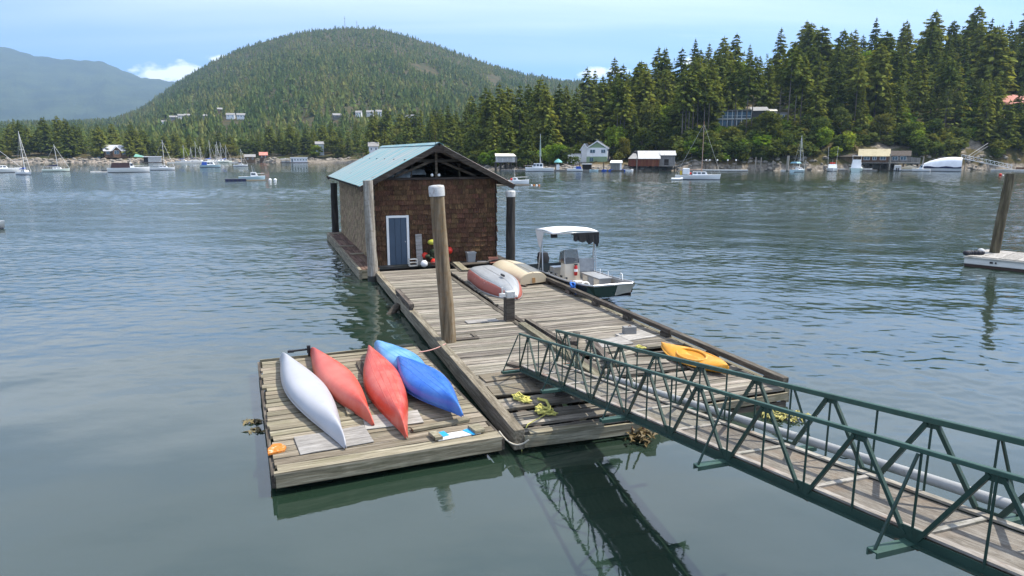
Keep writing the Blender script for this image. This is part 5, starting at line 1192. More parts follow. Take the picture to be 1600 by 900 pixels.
rocks('slope_boulders', 1320, 1420, 45, right_shore, right_z, 14, 34, .5, 1.6, 'pale rock outcrops on slope above the tan-roofed shed')
# ------------------------------------------------------------------ far houses, sheds, boats, docks
WHP = paint('white_siding', (.74, .75, .76), .6, dirt=.1); GRP = paint('sage_green_siding', (.24, .33, .20), .7); GREYP = paint('grey_siding', (.17, .175, .18), .7, dirt=.2, var=.1)
PANE = paint('window_pane', (.03, .04, .05), .08, spec=.8); ROOFG = paint('grey_roofing', (.26, .255, .25), .8, (.17, .17, .165), .4, 1.5, stretch=(.4, 3, 3)); TIN = paint('bleached_tin_roof', (.50, .50, .49), .5, (.34, .32, .29), .4, 1.2, stretch=(3, .4, 1), metal=.2)
TANR = paint('tan_roofing', (.46, .40, .25), .7, (.36, .31, .19), .4, 1.2); REDR = paint('salmon_roofing', (.52, .20, .15), .7, (.60, .32, .26), .4, 1.5); REDW = wood('red_brown_siding', (.07, .022, .012), (.17, .055, .028), (.27, .10, .05), (9, 9, .4), .3, blot=(.08, .04, .03)); BRNW = wood('brown_siding', (.06, .035, .022), (.13, .08, .05), (.2, .13, .085), (9, 9, .4), .3); GRYW = wood('grey_board_siding', (.09, .085, .08), (.18, .175, .165), (.28, .27, .26), (9, 9, .4), .3)
DKGRN = paint('dark_green_wall', (.02, .05, .045), .7)
def win(parent, x, y, z, w, h, frame=WHP, pane=PANE, ax='y'):
    f = MB()
    if ax == 'y':
        f.bb((x-w/2-.08, y-.06, z-.08), (x+w/2+.08, y-.01, z+h+.08)); o = f.build('window', frame, parent); MB().bb((x-w/2, y-.085, z), (x+w/2, y-.055, z+h)).build('pane', pane, o)
        MB().bb((x-.03, y-.10, z), (x+.03, y-.083, z+h)).build('mullion', frame, o)
    else:
        f.bb((x-.06, y-w/2-.08, z-.08), (x-.01, y+w/2+.08, z+h+.08)); o = f.build('window', frame, parent); MB().bb((x-.085, y-w/2, z), (x-.055, y+w/2, z+h)).build('pane', pane, o)
    return o
def gable(root, x0, x1, y0, y1, z0, zw, rise, wallm, roofm, ridge='y', ov=.4, gm=None, thick=.12):
    """walls with gable roof; ridge along local y (gable faces the viewer) or x"""
    MB().bb((x0, y0, z0), (x1, y1, zw)).build('wall', wallm, root); r = MB(); gb = MB()
    if ridge == 'y':
        xm = (x0+x1)/2; k = rise/(xm-x0)
        for sg, xe in ((-1, x0-ov), (1, x1+ov)): r.add([(xe, y0-ov, zw-ov*k), (xm, y0-ov, zw+rise), (xm, y1+ov, zw+rise), (xe, y1+ov, zw-ov*k)], [(0, 1, 2, 3)] if sg < 0 else [(3, 2, 1, 0)])
        gb.add([(x0, y0-.01, zw), (x1, y0-.01, zw), (xm, y0-.01, zw+rise-.05), (x0, y1, zw), (x1, y1, zw), (xm, y1, zw+rise-.05)], [(0, 1, 2), (5, 4, 3)])
        for sg, xe in ((-1, x0-ov), (1, x1+ov)): MB().bar((xe, y0-ov-.03, zw-ov*k-.08), (xm, y0-ov-.03, zw+rise-.08), .05, .25).build('barge_board', WHP, root)
    else:
        ym = (y0+y1)/2; k = rise/(ym-y0)
        r.add([(x0-ov, y0-ov, zw-ov*k), (x1+ov, y0-ov, zw-ov*k), (x1+ov, ym, zw+rise), (x0-ov, ym, zw+rise)], [(0, 1, 2, 3)]); r.add([(x0-ov, y1+ov, zw-ov*k), (x1+ov, y1+ov, zw-ov*k), (x1+ov, ym, zw+rise), (x0-ov, ym, zw+rise)], [(3, 2, 1, 0)])
        gb.add([(x0+.005, y0, zw), (x0+.005, y1, zw), (x0+.005, ym, zw+rise-.05), (x1-.005, y0, zw), (x1-.005, y1, zw), (x1-.005, ym, zw+rise-.05)], [(2, 1, 0), (3, 4, 5)])
    gb.build('gable', gm or wallm, root); return solid(r.build('roof', roofm, root), thick, 1)
def house_at(name, px, d, z, rz, label, cat='house', group=None): p = at(px, d, z); return thing(name, label, cat, tuple(p), R(rz) - math.atan2(p.x, p.y), group)
def piles_under(root, xs, ys, z0, z1, r=.14):
    for x in xs:
        for y in ys: MB().tube([(x, y, z0), (x, y, z1)], r, 7).build('stilt', DARKW, root)
S0 = 206.0
# green-gabled white house
t = house_at('green_gabled_house', 932, 216, 1.9, -8, 'two-storey white house with green gable and grey roof at the water')
rf = gable(t, -3.1, 3.3, 0, 7, .0, 4.9, 2.0, WHP, ROOFG, 'y', .45, GRP)
MB().bb((-3.14, -.06, 0), (3.34, -.015, 2.2)).build('lower_wall', GRP, t); MB().bb((.3, -.9, -.6), (3.3, -.07, 2.1)).build('porch', GRP, t)
win(t, -1.3, -.02, 3.3, 1.5, 1.0); win(t, 2.0, -.02, 3.3, 1.2, 1.0); win(t, -1.6, -.06, .7, 1.1, 1.2, GRP); win(t, -3.1, 3.0, 3.2, 1.1, 1.0, ax='x')
gable(t, -5.2, -3.1, 2.0, 7.5, 0, 4.6, 1.6, WHP, ROOFG, 'y', .35); MB().bb((-.6, 3.2, 6.6), (-.1, 3.7, 7.4)).build('chimney', ROOFG, rf)
MB().bb((-9.5, 1.5, 0), (-5.3, 4.5, 3.0)).build('wall', WHP, t); MB().bb((-9.8, 1.2, 3.0), (-5.1, 4.8, 3.2)).build('roof', ROOFG, t)
MB().bb((-12, -3.0, -.15), (3.4, -.1, .02)).build('terrace', WHITEW, t)
for k in range(26):
    MB().box((-11.6+.6*k, -3.15, -.75+.25*(k % 2)), (.56, .4, .5+.2*(k % 3)), 0, 0, 0, R(6*(k % 3-1))).build('terrace_stone', ROCK, t)
# red-walled boat shed on stilts
t = house_at('red_boat_shed', 1020, 203, 0, 4, 'long red-walled boat shed on stilts with pale tin roof', 'shed')
MB().bb((-7.0, 0, 1.5), (1.8, 7, 3.6)).build('wall', REDW, t); MB().bb((1.8, 1.6, 1.5), (6.4, 7, 4.7)).build('grey_wall', GRYW, t); MB().bb((3.3, 1.55, 1.7), (4.6, 1.62, 3.4)).build('doorway', DARKIN, t)
for k in range(24): MB().bb((-6.98+.366*k, -.03-.012*(k % 3), 1.42-.05*(k % 4)), (-6.98+.366*k+.34, .0, 3.6)).build('siding_board', REDW, t)
for (x0, x1, ye, ze) in ((-7.3, -4.4, -.35, 3.45), (-4.4, 2.1, -.35, 3.45), (2.1, 6.7, 1.2, 4.45)):
    solid(MB().add([(x0, ye, ze), (x1, ye, ze), (x1-(.3 if x1 < 0 else 0), 4.2, 5.75 if x0 > -5 else 5.0), (x0 + (1.6 if x0 < -5 else 0), 4.2, 5.75 if x0 > -5 else 5.0)], [(0, 1, 2, 3)]).build('roof', TIN if x0 > -5 else ROOFG, t), .1, 1)
solid(MB().add([(-7.0, 8, 3.6), (6.7, 8, 3.6), (6.7, 4.2, 5.75), (-5.2, 4.2, 5.7)], [(3, 2, 1, 0)]).build('roof', ROOFG, t), .1, 1)
MB().bb((1.6, -1.2, 1.35), (7.6, 1.6, 1.5)).build('deck', GRYW, t); piles_under(t, (-6.5, -4.5, -2.2, 0, 2, 4.2, 6.2), (.2, 5.5), -1.5, 1.5); 
for x in (1.8, 4.6, 7.4): MB().bb((x-.05, -1.15, 1.5), (x+.05, -1.05, 2.3)).build('rail_post', GRYW, t)
MB().bb((1.7, -1.15, 2.25), (7.5, -1.05, 2.33)).build('rail', GRYW, t); MB().tube([(-4.8, -2.6, -1), (-4.8, -2.6, 3.9)], .12, 8).build('pole', GRYW, t)
# small sheds
t = house_at('float_shed', 963, 200, .35, 0, 'small grey float shed with white roof between the two shore houses', 'shed'); MB().bb((-1.7, 0, 0), (1.5, 2.6, 2.0)).build('wall', GRYW, t); MB().bb((1.0, -.03, 0), (1.5, 0, 1.9)).build('corner_panel', WHP, t); solid(MB().add([(-1.9, -.4, 1.95), (1.7, -.4, 1.95), (1.6, 2.9, 2.6), (-1.6, 2.9, 2.6)], [(0, 1, 2, 3)]).build('roof', WHP, t), .12, 1); MB().bb((-2.2, -1, -.6), (2.2, 3, 0)).build('float', DARKW, t)
t = house_at('stilt_cabin', 791, 207, 0, 6, 'white flat-roofed cabin on dark stilts by the water left of motor yacht', 'cabin'); MB().bb((-2.8, 0, 2.5), (2.6, 4, 4.3)).build('wall', WHITEW, t); solid(MB().add([(-3.3, -.6, 4.15), (2.9, -.6, 4.15), (2.7, 4.4, 4.9), (-3.0, 4.4, 4.9)], [(0, 1, 2, 3)]).build('roof', paint('cream_roof', (.72, .68, .56), .6), t), .15, 1)
for x in (-1.9, -.3, 1.2): win(t, x, 0, 2.7, 1.2, 1.25, WHITEW, paint('curtained_pane', (.42, .41, .38), .3))
MB().bb((-3.4, -.8, 2.3), (3.2, 4.2, 2.5)).build('deck', DARKW, t); piles_under(t, (-3, -1.5, 0, 1.5, 3), (-.5, 2, 4), -1.5, 2.3); MB().bb((2.65, .3, 2.5), (3.3, 2.4, 3.9)).build('side_shed', GRYW, t)
# grey hillside house
zt = float(right_z(1165, 240)); t = house_at('hillside_house', 1158, 240, zt+1.0, 4, 'grey two-storey house with glazed balcony front among bare trunks on the slope'); GH2 = GREYP
MB().bb((-7.6, 1.6, -3), (8.2, 9, 5.2)).build('wall', GH2, t); solid(MB().add([(3.2, -.3, 4.9), (8.9, -.3, 4.9), (8.4, 4.5, 6.4), (2.6, 4.5, 6.4)], [(0, 1, 2, 3)]).build('roof', ROOFG, t), .15, 1); MB().bb((-8.0, -.2, 5.2), (3.2, 9.2, 5.45)).build('flat_roof', ROOFG, t)
MB().loft([[(-8.2+.45*i, y, 5.35+.9*math.sin(math.pi*i/8)) for i in range(9)] for y in (-.5, 5)], 0, True).build('curved_roof', ROOFG, t)
MB().bb((3.6, .2, 2.6), (8.2, 1.6, 5.0)).build('bay_wall', paint('dark_grey_cladding', (.075, .07, .07), .7), t); MB().bb((-7.9, -.1, 2.3), (8.3, 1.6, 2.6)).build('balcony', WHP, t); MB().bb((-8.2, -.6, -.4), (8.4, 1.6, -.1)).build('deck', GRYW, t)
for k in range(8): MB().bb((-7.8+1.55*k, -.05, -.1), (-7.62+1.55*k, .12, 5.2)).build('post', WHP, t)
for k in range(7):
    win(t, -6.9+1.55*k, 1.6, 2.9, 1.1, 1.9, GH2, paint('blue_pane', (.10, .15, .19), .08, spec=.8) if k == 0 else bpy.data.materials['blue_pane']); win(t, -6.9+1.55*k, 1.6, .2, 1.1, 1.8, GH2)
MB().bb((-7.9, -.02, 3.45), (3.5, .03, 3.53)).build('balcony_rail', WHP, t); piles_under(t, (-7.6, -3, 2, 7.6), (-.3,), -5, -.3, .12)
p = house_at('annex', 1205, 243, float(right_z(1205, 243))+.5, 4, 'cream-walled annex with grey wing right of the grey hillside house', 'house'); MB().bb((-1.8, 0, -2), (1.6, 5, 4.0)).build('wall', paint('cream_wall', (.66, .60, .46), .7), p); solid(MB().add([(-2.1, -.4, 4.0), (1.8, -.4, 4.0), (1.8, 5, 4.9), (-2.1, 5, 4.9)], [(0, 1, 2, 3)]).build('roof', paint('cream_roofing', (.60, .56, .46), .7), p), .15, 1); MB().bb((1.6, .5, -2), (5.0, 5, 3.6)).build('wing', GREYP, p); win(p, 3.2, .5, 1.4, 1.8, 1.4)
# brown shed with tan roof, grey annex and dark lean-to, one building on stilts
t = house_at('tan_roofed_shed', 1363, 208, 0, 0, 'brown shed on stilts with pale tan roof above the moored cruisers', 'shed')
gable(t, -3.9, 4.0, 0, 5, 2.4, 4.4, 1.9, BRNW, TANR, 'x', .35)
for x, w in ((-1.8, 1.5), (.25, .9), (2.5, 1.4)): win(t, x, 0, 3.2, w, .9)
MB().bb((-4.6, -1.0, 2.15), (12.0, 5, 2.4)).build('deck', GRYW, t); piles_under(t, (-4.3, -2, 0, 2, 4, 6, 8, 10, 11.6), (-.7, 3), -1.5, 2.15)
t2 = house_at('grey_annex', 1403, 208.5, 2.45, 0, 'grey board annex with dark roof joined right of tan-roofed shed', 'shed'); gable(t2, -3.6, 3.0, .1, 4.5, 0, 2.0, 1.3, GRYW, paint('dark_roofing', (.07, .055, .045), .85), 'x', .3)
for x in (-.9, 1.3): win(t2, x, .1, .7, 1.4, 1.0)
MB().bb((3.05, .3, -.4), (3.3, 4.2, 1.6)).build('fence_panel', GRYW, t2)
for k in range(5): MB().bb((3.35+.5*k, .25, -.6), (3.8+.5*k, .33, 1.5-.05*k)).build('fence_board', GRYW, t2)
t = house_at('lean_to', 1322, 210, 1.6, 0, 'low dark lean-to left of the tan-roofed shed behind the cruisers', 'shed'); MB().bb((-3.2, 1, 0), (3.6, 5, 2.6)).build('wall', BRNW, t); solid(MB().add([(-3.6, .2, 2.4), (3.9, .2, 2.4), (3.9, 5.3, 3.3), (-3.6, 5.3, 3.3)], [(0, 1, 2, 3)]).build('roof', DARKW, t), .12, 1); piles_under(t, (-3, -1, 1, 3), (.4, 3), -3, .2); MB().bb((-3.6, .1, -.1), (3.8, 1, .05)).build('deck', GRYW, t)
# red-roofed house and the pale house high in the trees
t = house_at('red_roofed_house', 1580, 252, float(right_z(1580, 252))+.8, 6, 'dark green house with salmon-red roof at right edge above the shore'); MB().bb((-9, 0, -2.5), (9, 8, 3.4)).build('wall', DKGRN, t)
solid(MB().add([(-9.6, -1.6, 3.2), (9, -1.6, 3.2), (9, 5, 6.8), (-11, 5, 6.8)], [(0, 1, 2, 3)]).build('roof', REDR, t), .15, 1); MB().bb((-9.4, -1.4, -.4), (9, 0, -.15)).build('deck', GRYW, t)
for k in range(7): MB().bb((-9.2+2.6*k, -1.4, -2.5), (-9.05+2.6*k, -1.25, 3.2)).build('post', DKGRN, t)
for k in range(6): win(t, -7.6+2.6*k, 0, .6, 1.6, 1.7, DKGRN)
for k in range(2): MB().bb((-8.9+1.2*k, -1.0, .0), (-8.5+1.2*k, -.9, .9)).build('deck_chair', WHP, t)
t = house_at('pale_tree_house', 1318, 275, float(right_z(1318, 275))+2.5, 0, 'pale house half hidden high among firs above the cruisers'); MB().bb((-2.5, 0, -4), (3, 5, 5)).build('wall', paint('pale_blue_grey_wall', (.35, .40, .45), .7), t); solid(MB().add([(-3.2, -.5, 4.9), (5.5, -.5, 5.6), (5.5, 5, 6.6), (-3.2, 5, 6.2)], [(0, 1, 2, 3)]).build('roof', paint('pale_roof', (.62, .63, .64), .6), t), .15, 1); win(t, .3, 0, 1.5, 2, 1.6)
# ---- far shore buildings
def small_house(px, d, z, w, h, label, wallm=WHP, roofm=ROOFG, rise=1.6, rz=0, group=None, ridge='x', dep=5, cat='house', name='far_house'):
    t = house_at(name, px, d, z, rz, label, cat, group); gable(t, -w/2, w/2, 0, dep, -2, h, rise, wallm, roofm, ridge, .4)
    for k in range(max(2, int(w/3))): win(t, -w/2+w*(k+.5)/max(2, int(w/3)), 0, h*.35, w*.12, h*.35)
    return t
t = house_at('chalet', 181, 398, 4.2, 6, 'dark timber chalet with pale grey roof across the bay'); gable(t, -5.5, 5.5, 0, 8, -1, 2.6, 3.0, BRNW, paint('pale_grey_roof', (.42, .43, .45), .7), 'x', .7); gable(t, -1.6, 2.4, -1.6, 4, -1, 2.8, 2.0, BRNW, paint('pale_grey_roof_gable', (.42, .43, .45), .7), 'y', .4); win(t, .4, -1.6, .6, 2.2, 1.8); win(t, 4.2, 0, .5, 1.6, 1.4); win(t, -3.8, 0, .5, 1.6, 1.4); MB().bb((-6, -3, -1.3), (6, 0, -1.05)).build('deck', BRNW, t); piles_under(t, (-5, -2, 2, 5), (-2.7,), -5, -1.2)
small_house(152, 394, 2.6, 3.2, 2.4, 'small blue house left of the chalet', paint('blue_grey_siding', (.24, .30, .38), .7), ROOFG, 1.2)
t = house_at('white_boat_shed', 238, 392, .3, 0, 'low white boat shed with flat white roof right of the chalet', 'shed'); MB().bb((-2.0, 0, 0), (4.8, 5, 2.8)).build('wall', WHITEW, t); MB().bb((-4.2, 1.0, .0), (-2.0, 5, 2.8)).build('open_bay', DARKIN, t); MB().bb((-4.6, -.6, 2.8), (5.2, 5.5, 3.2)).build('roof', WHP, t); MB().bb((-5, -1, -.6), (5.5, 5, 0)).build('float', DARKW, t)
t = house_at('green_canopy', 219, 398, 1.6, 0, 'small green shelter roof between chalet and white boat shed', 'shelter'); solid(MB().add([(-3.2, 0, 1.6), (3.0, 0, 1.2), (3.0, 3, 1.6), (-2, 3, 3.2)], [(0, 1, 2, 3)]).build('roof', paint('green_roofing', (.12, .30, .24), .6), t), .1, 1); piles_under(t, (-2.5, 2.4), (.2, 2.6), -1.5, 1.5, .12)
t = house_at('white_houseboat', 467, 385, .3, 0, 'white floating cabin with flat roof left of the boathouse', 'houseboat'); MB().bb((-4.3, 0, 0), (4.6, 4, 2.4)).build('wall', WHP, t); MB().bb((-4.6, -.3, 2.4), (4.9, 4.3, 2.75)).build('roof', WHP, t)
for k in range(5): win(t, -2.0+1.5*k, 0, 1.0, .6, .7)
win(t, -3.5, 0, .2, .8, 1.7); MB().bb((-5, -1, -.5), (5.2, 4.4, 0)).build('float', DARKW, t)
t = house_at('open_float_shelter', 447, 387, .3, 0, 'open float shelter with white roof beside the white floating cabin', 'shelter'); MB().bb((-2.9, 0, 1.6), (2.9, 3.4, 1.9)).build('roof', WHP, t); piles_under(t, (-2.6, 0, 2.6), (.3, 3), 0, 1.6, .12); MB().bb((-3.1, -.4, -.5), (3.1, 3.8, 0)).build('float', DARKW, t); MB().bb((-2.4, .6, 0), (2.2, 2.6, .9)).build('stored_boat', WHITEW, t)
small_house(412, 412, 2.2, 4.2, 2.0, 'hut with bright red roof right of the marina', BRNW, REDR, 1.6); small_house(391, 408, 1.0, 5.6, 2.2, 'brown hut with grey roof beside the red-roofed hut', BRNW, ROOFG, 1.3)
small_house(601, 430, 14.5, 9, 5, 'white house with red roof above the boathouse ridge', WHP, REDR, 1.9, 6); small_house(584, 335, 5.6, 4.5, 3, 'grey-roofed house peeping over the boathouse ridge', WHP, ROOFG, 1.8); small_house(500, 402, 6.0, 4.5, 4.5, 'pale blue-grey house among trees left of boathouse roof', paint('pale_siding', (.52, .55, .55), .7), ROOFG, 1.3)
mh = ['white house at left end of the row on the mountain foot', 'white house, second in the left row on the mountain foot', 'grey house in the middle of the left row on the mountain foot', 'pale house, fourth in the left row on the mountain foot', 'grey house at right end of the left row on mountain foot', 'white house, left of the pair in middle of mountain foot', 'white house, right of the pair in middle of mountain foot', 'small grey house higher up the mountain foot', 'small reddish house above the white pair', 'white house above the boathouse roof slope', 'pale house right of it above boathouse roof slope', 'white house nearest boathouse ridge on mountain foot', 'grey house above left boathouse eave on mountain foot', 'pale house far right on mountain foot']
for i, (hp, hd) in enumerate(houses_m): small_house(hp, hd, float(mount_z(hp, hd))+2.2, (5, 6, 9, 7, 7, 8.5, 9, 6, 7, 6, 7, 6, 8, 8)[i], 2.8, mh[i], (WHP, WHP, GRYW, WHITEW, GRYW, WHP, WHP, GRYW, BRNW, WHP, WHITEW, WHP, GRYW, WHITEW)[i], ROOFG, 1.8, (i*37) % 30-15, 'houses on the mountain foot')
for i, p_ in enumerate((548, 566)):
    d = 1905; x = float(tan_b(p_))*d; t = thing('radio_mast', ('left' if i == 0 else 'right') + ' thin radio mast on the mountain top', 'mast', (x, d, float(mount_z(p_, d))), 0, 'radio masts'); h = (34, 24)[i]; MB().tube([(0, 0, 0), (0, 0, h)], [.9, .35], 5).build('lattice', ROOFG, t); MB().bb((-1.6, -.3, h*.8), (1.6, .3, h*.84)).build('antenna', ROOFG, t)

# ------------------------------------------------------------------ boats
HULLW = paint('white_hull', (.76, .77, .77), .35, dirt=.08); NAVYC = paint('navy_canvas', (.015, .02, .06), .8); BLUEC = paint('blue_canvas', (.02, .08, .38), .8); ALMAST = paint('pale_mast', (.62, .62, .6), .4); WOODM = paint('varnished_spar', (.30, .15, .06), .4); BOOT = paint('dark_boot_stripe', (.03, .035, .05), .5); LBLUE = paint('pale_blue_hull', (.42, .56, .60), .4); LGREEN = paint('pale_green_hull', (.58, .66, .58), .4)
def hull(root, L, W, fb, mat, bow=1.0, transom=.7, sheer=.35, boot=True):
    secs = []
    for i in range(13):
        s = i/12; w = W/2*(transom+(1-transom)*min(1, s*2.5))*max(.02, 1-max(0, (s-.45)/.55)**2.2); z = fb*(1+sheer*max(0, s-.3)**1.5); x = -L/2+L*s*(1-.0)
        rk = .10*L*max(0, (s-.75)/.25)**2*bow*0
        secs.append([(x, -w, z), (x-.02*L*(s > .9), -w*.82, .0), (x-.05*L*(s > .8), -w*.3, -.35), (x-.05*L*(s > .8), w*.3, -.35), (x-.02*L*(s > .9), w*.82, .0), (x, w, z)])
    mb = MB().loft(secs, 0, True, flip=True).add(secs[0], [tuple(range(6))]); mb.build('hull', mat, root)
    MB().loft([[(r[0][0], r[0][1]*.97, r[0][2]-.03), (r[0][0], 0, r[0][2]+.02), (r[0][0], -r[0][1]*.97, r[0][2]-.03)] for r in secs], 0, True).build('deck', HULLW if mat is not BOOT else WHITEW, root)
    if boot: MB().loft([[(r[1][0]*1.002, r[1][1]*1.02-.005, -.05), (r[1][0]*1.002, r[1][1]*1.02-.01 - (r[0][1]-r[1][1])*-.1, .12)] for r in secs], 0, True, flip=True).loft([[(r[4][0]*1.002, r[4][1]*1.02+.005, -.05), (r[4][0]*1.002, r[4][1]*1.02+.01, .12)] for r in secs], 0, True).build('boot_stripe', BOOT, root)
    return secs
def cabin(root, x0, x1, w, z0, h, mat=HULLW, glass_h=.5, name='cabin', slope=.35):
    c = MB().loft([[(x0, -w/2, z0), (x1, -w/2, z0), (x1, w/2, z0), (x0, w/2, z0)], [(x0+.05, -w/2*.9, z0+h), (x1-slope*h*1.6, -w/2*.9, z0+h), (x1-slope*h*1.6, w/2*.9, z0+h), (x0+.05, w/2*.9, z0+h)]], 0, False, True, True, True); c = bevel(c.build(name, mat, root), .04)
    for sd in (-1, 1):
        n = max(1, int((x1-x0)/.9))
        for k in range(n):
            a = x0+.15+(x1-x0-.5)*k/n; b = a+(x1-x0-.5)/n*.8; MB().add([(a, sd*(w/2*.965+.01), z0+h*.35), (b, sd*(w/2*.965+.01), z0+h*.35), (b, sd*(w/2*.925+.012), z0+h*(.35+glass_h)), (a, sd*(w/2*.925+.012), z0+h*(.35+glass_h))], [(0, 1, 2, 3)]).build('window', PANE, c)
    return c
def boat_at(name, px, d, head, label, cat='boat', group=None, heel=0): p = at(px, d, 0); t = thing(name, label, cat, tuple(p), R(head) - math.atan2(p.x, p.y), group); t.rotation_euler = (R(heel), 0, t.rotation_euler.z); return t
def sailboat(px, d, head, L, mast, label, hullm=HULLW, cover=BLUEC, mastm=ALMAST, heel=0, group=None, rake=0.0, furl=True, W=None):
    t = boat_at('sailboat', px, d, head, label, 'sailboat', group, heel); W = W or L*.3; fb = .085*L+.15; hull(t, L, W, fb, hullm); cabin(t, -.12*L, .22*L, W*.55, fb, .09*L*.6+.2)
    mx = .08*L; MB().tube([(mx, 0, fb), (mx+rake*mast, 0, fb+mast)], [.085, .055], 8).build('mast', mastm, t); MB().tube([(mx, 0, fb+.12*L), (-.38*L, 0, fb+.115*L)], .06, 7).build('boom', mastm, t)
    if cover: MB().tube([(mx-.05, 0, fb+.17*L), (-.1*L, 0, fb+.15*L), (-.36*L, 0, fb+.13*L)], [.24, .17, .08], 8).build('sail_cover', cover, t)
    tp = (mx+rake*mast*.95, 0, fb+mast*.95)
    for i, q in enumerate(((.49*L, 0, fb*1.25), (-.49*L, 0, fb), (mx, W*.42, fb), (mx, -W*.42, fb))): MB().tube([tp, q], .045 if (i == 0 and furl) else .016, 5).build('stay', ALMAST, t)
    MB().tube([(mx+rake*mast*.55, -W*.33, fb+mast*.55), (mx+rake*mast*.55, W*.33, fb+mast*.55)], .03, 5).build('spreader', mastm, t)
    for sd in (-1, 1):
        for k in range(4): MB().tube([(-.42*L+.24*L*k, sd*W*.40, fb), (-.42*L+.24*L*k, sd*W*.40, fb+.6)], .018, 5).build('stanchion', ALMAST, t)
    return t
def cruiser(px, d, head, L, label, hullm=HULLW, W=None, fly=False, canvas=None, cat='motorboat', group=None, cab=(-.15, .22), ch=1.1, name='motorboat'):
    t = boat_at(name, px, d, head, label, cat, group); W = W or L*.34; fb = .10*L+.2; hull(t, L, W, fb, hullm); c = cabin(t, cab[0]*L, cab[1]*L, W*.72, fb, ch)
    if canvas: bevel(MB().loft([[(-.42*L, -W*.38, fb), (cab[0]*L, -W*.38, fb), (cab[0]*L, W*.38, fb), (-.42*L, W*.38, fb)], [(-.38*L, -W*.33, fb+ch), (cab[0]*L, -W*.33, fb+ch), (cab[0]*L, W*.33, fb+ch), (-.38*L, W*.33, fb+ch)]], 0, False, True, True, True).build('canvas', canvas, t), .05)
    if fly: cabin(t, cab[0]*L, cab[1]*L-.9, W*.6, fb+ch, .9, name='flybridge', glass_h=.3); MB().bb((cab[0]*L-.1, -W*.33, fb+ch+1.9), (cab[1]*L-1.1, W*.33, fb+ch+2.0)).build('hardtop', HULLW, t); [MB().tube([(x, y, fb+ch), (x, y, fb+ch+1.9)], .03, 5).build('hardtop_post', ALMAST, t) for x in (cab[0]*L, cab[1]*L-1.2) for y in (-W*.3, W*.3)]
    MB().tube([(.48*L, -.05, fb*1.2+.45), (.3*L, W*.38, fb*1.1+.5), (0, W*.45, fb+.5)], .02, 5).tube([(.48*L, .05, fb*1.2+.45), (.3*L, -W*.38, fb*1.1+.5), (0, -W*.45, fb+.5)], .02, 5).build('bow_rail', ALMAST, t)
    MB().tube([(cab[0]*L+.4, 0, fb+ch), (cab[0]*L+.3, 0, fb+ch+1.3)], .025, 5).build('aerial', ALMAST, t)
    return t
def D(y): return 5335.0/(y-240)
# left bay
sailboat(-4, D(269), 8, 11, 6.6, 'long low white sailboat with brown raked mast cut by left edge', HULLW, NAVYC, WOODM, rake=-.22)
sailboat(38.5, D(272.2), -62, 5.6, 9.6, 'white sloop with blue sail cover and tall mast near left edge', rake=-.07)
sailboat(88, D(267.5), 4, 6.6, 6.8, 'pale green sailboat with long steeply raked spar right of the blue-covered sloop', LGREEN, NAVYC, rake=-.05)
t = boat_at('raft_float', 157, D(268.0), 0, 'low flat float with a dark skiff left of the canvas-topped cruiser', 'float'); MB().bb((-2.4, -1, -.2), (2.2, 1, .25)).build('deck', WHITEW, t); MB().bb((.3, -.9, .25), (2.1, .6, .5)).build('skiff', BOOT, t)
cruiser(202, D(268.3), 3, 10.2, 'white cabin cruiser with dark maroon canvas canopy across the bay', canvas=paint('maroon_canvas', (.035, .02, .025), .8), cab=(.02, .14), ch=1.35)
sailboat(254.5, D(265), -5, 6.8, 8.4, 'white sloop with furled jib right of the canvas-topped cruiser', cover=None)
sailboat(376, D(259.5), -6, 5.4, 6.2, 'white sailboat anchored right of the marina', cover=NAVYC)
cruiser(329, D(261), -8, 7.0, 'blue and white motorboat moored in front of the marina', LBLUE, canvas=BLUEC)
for i, (px, h, L) in enumerate([(286.5, 9, 8), (304.5, 11, 9), (313.5, 8.5, 7), (328, 11.5, 9), (336.5, 9.5, 8), (344.5, 10.5, 9), (352, 9, 8), (299, 8, 7), (340.5, 11, 8)]):
    sailboat(px, 388+4*(i % 3), (-25, 20, -60, 40, 15, -35, 30, 70, -70)[i], L, h, ('leftmost', 'second from left', 'fourth from left', 'fifth from left', 'sixth from left', 'eighth from left', 'rightmost', 'third from left', 'seventh from left')[i] + ' small sailboat berthed in the distant marina', (HULLW, HULLW, LBLUE, HULLW, HULLW, HULLW, LGREEN, HULLW, HULLW)[i], (BLUEC, NAVYC, None)[i % 3], group='marina sailboats', rake=(0, .02, -.03, -.02, .01, 0, .03, 0, -.05)[i])
t = boat_at('marina_dock', 330, 386, 0, 'long pale dock of the distant marina', 'dock'); MB().bb((-22, -1, .0), (14, 1, .5)).build('deck', WHITEW, t); MB().bb((-22, -1.05, -.3), (14, 1.05, -.01)).build('float', DARKW, t)
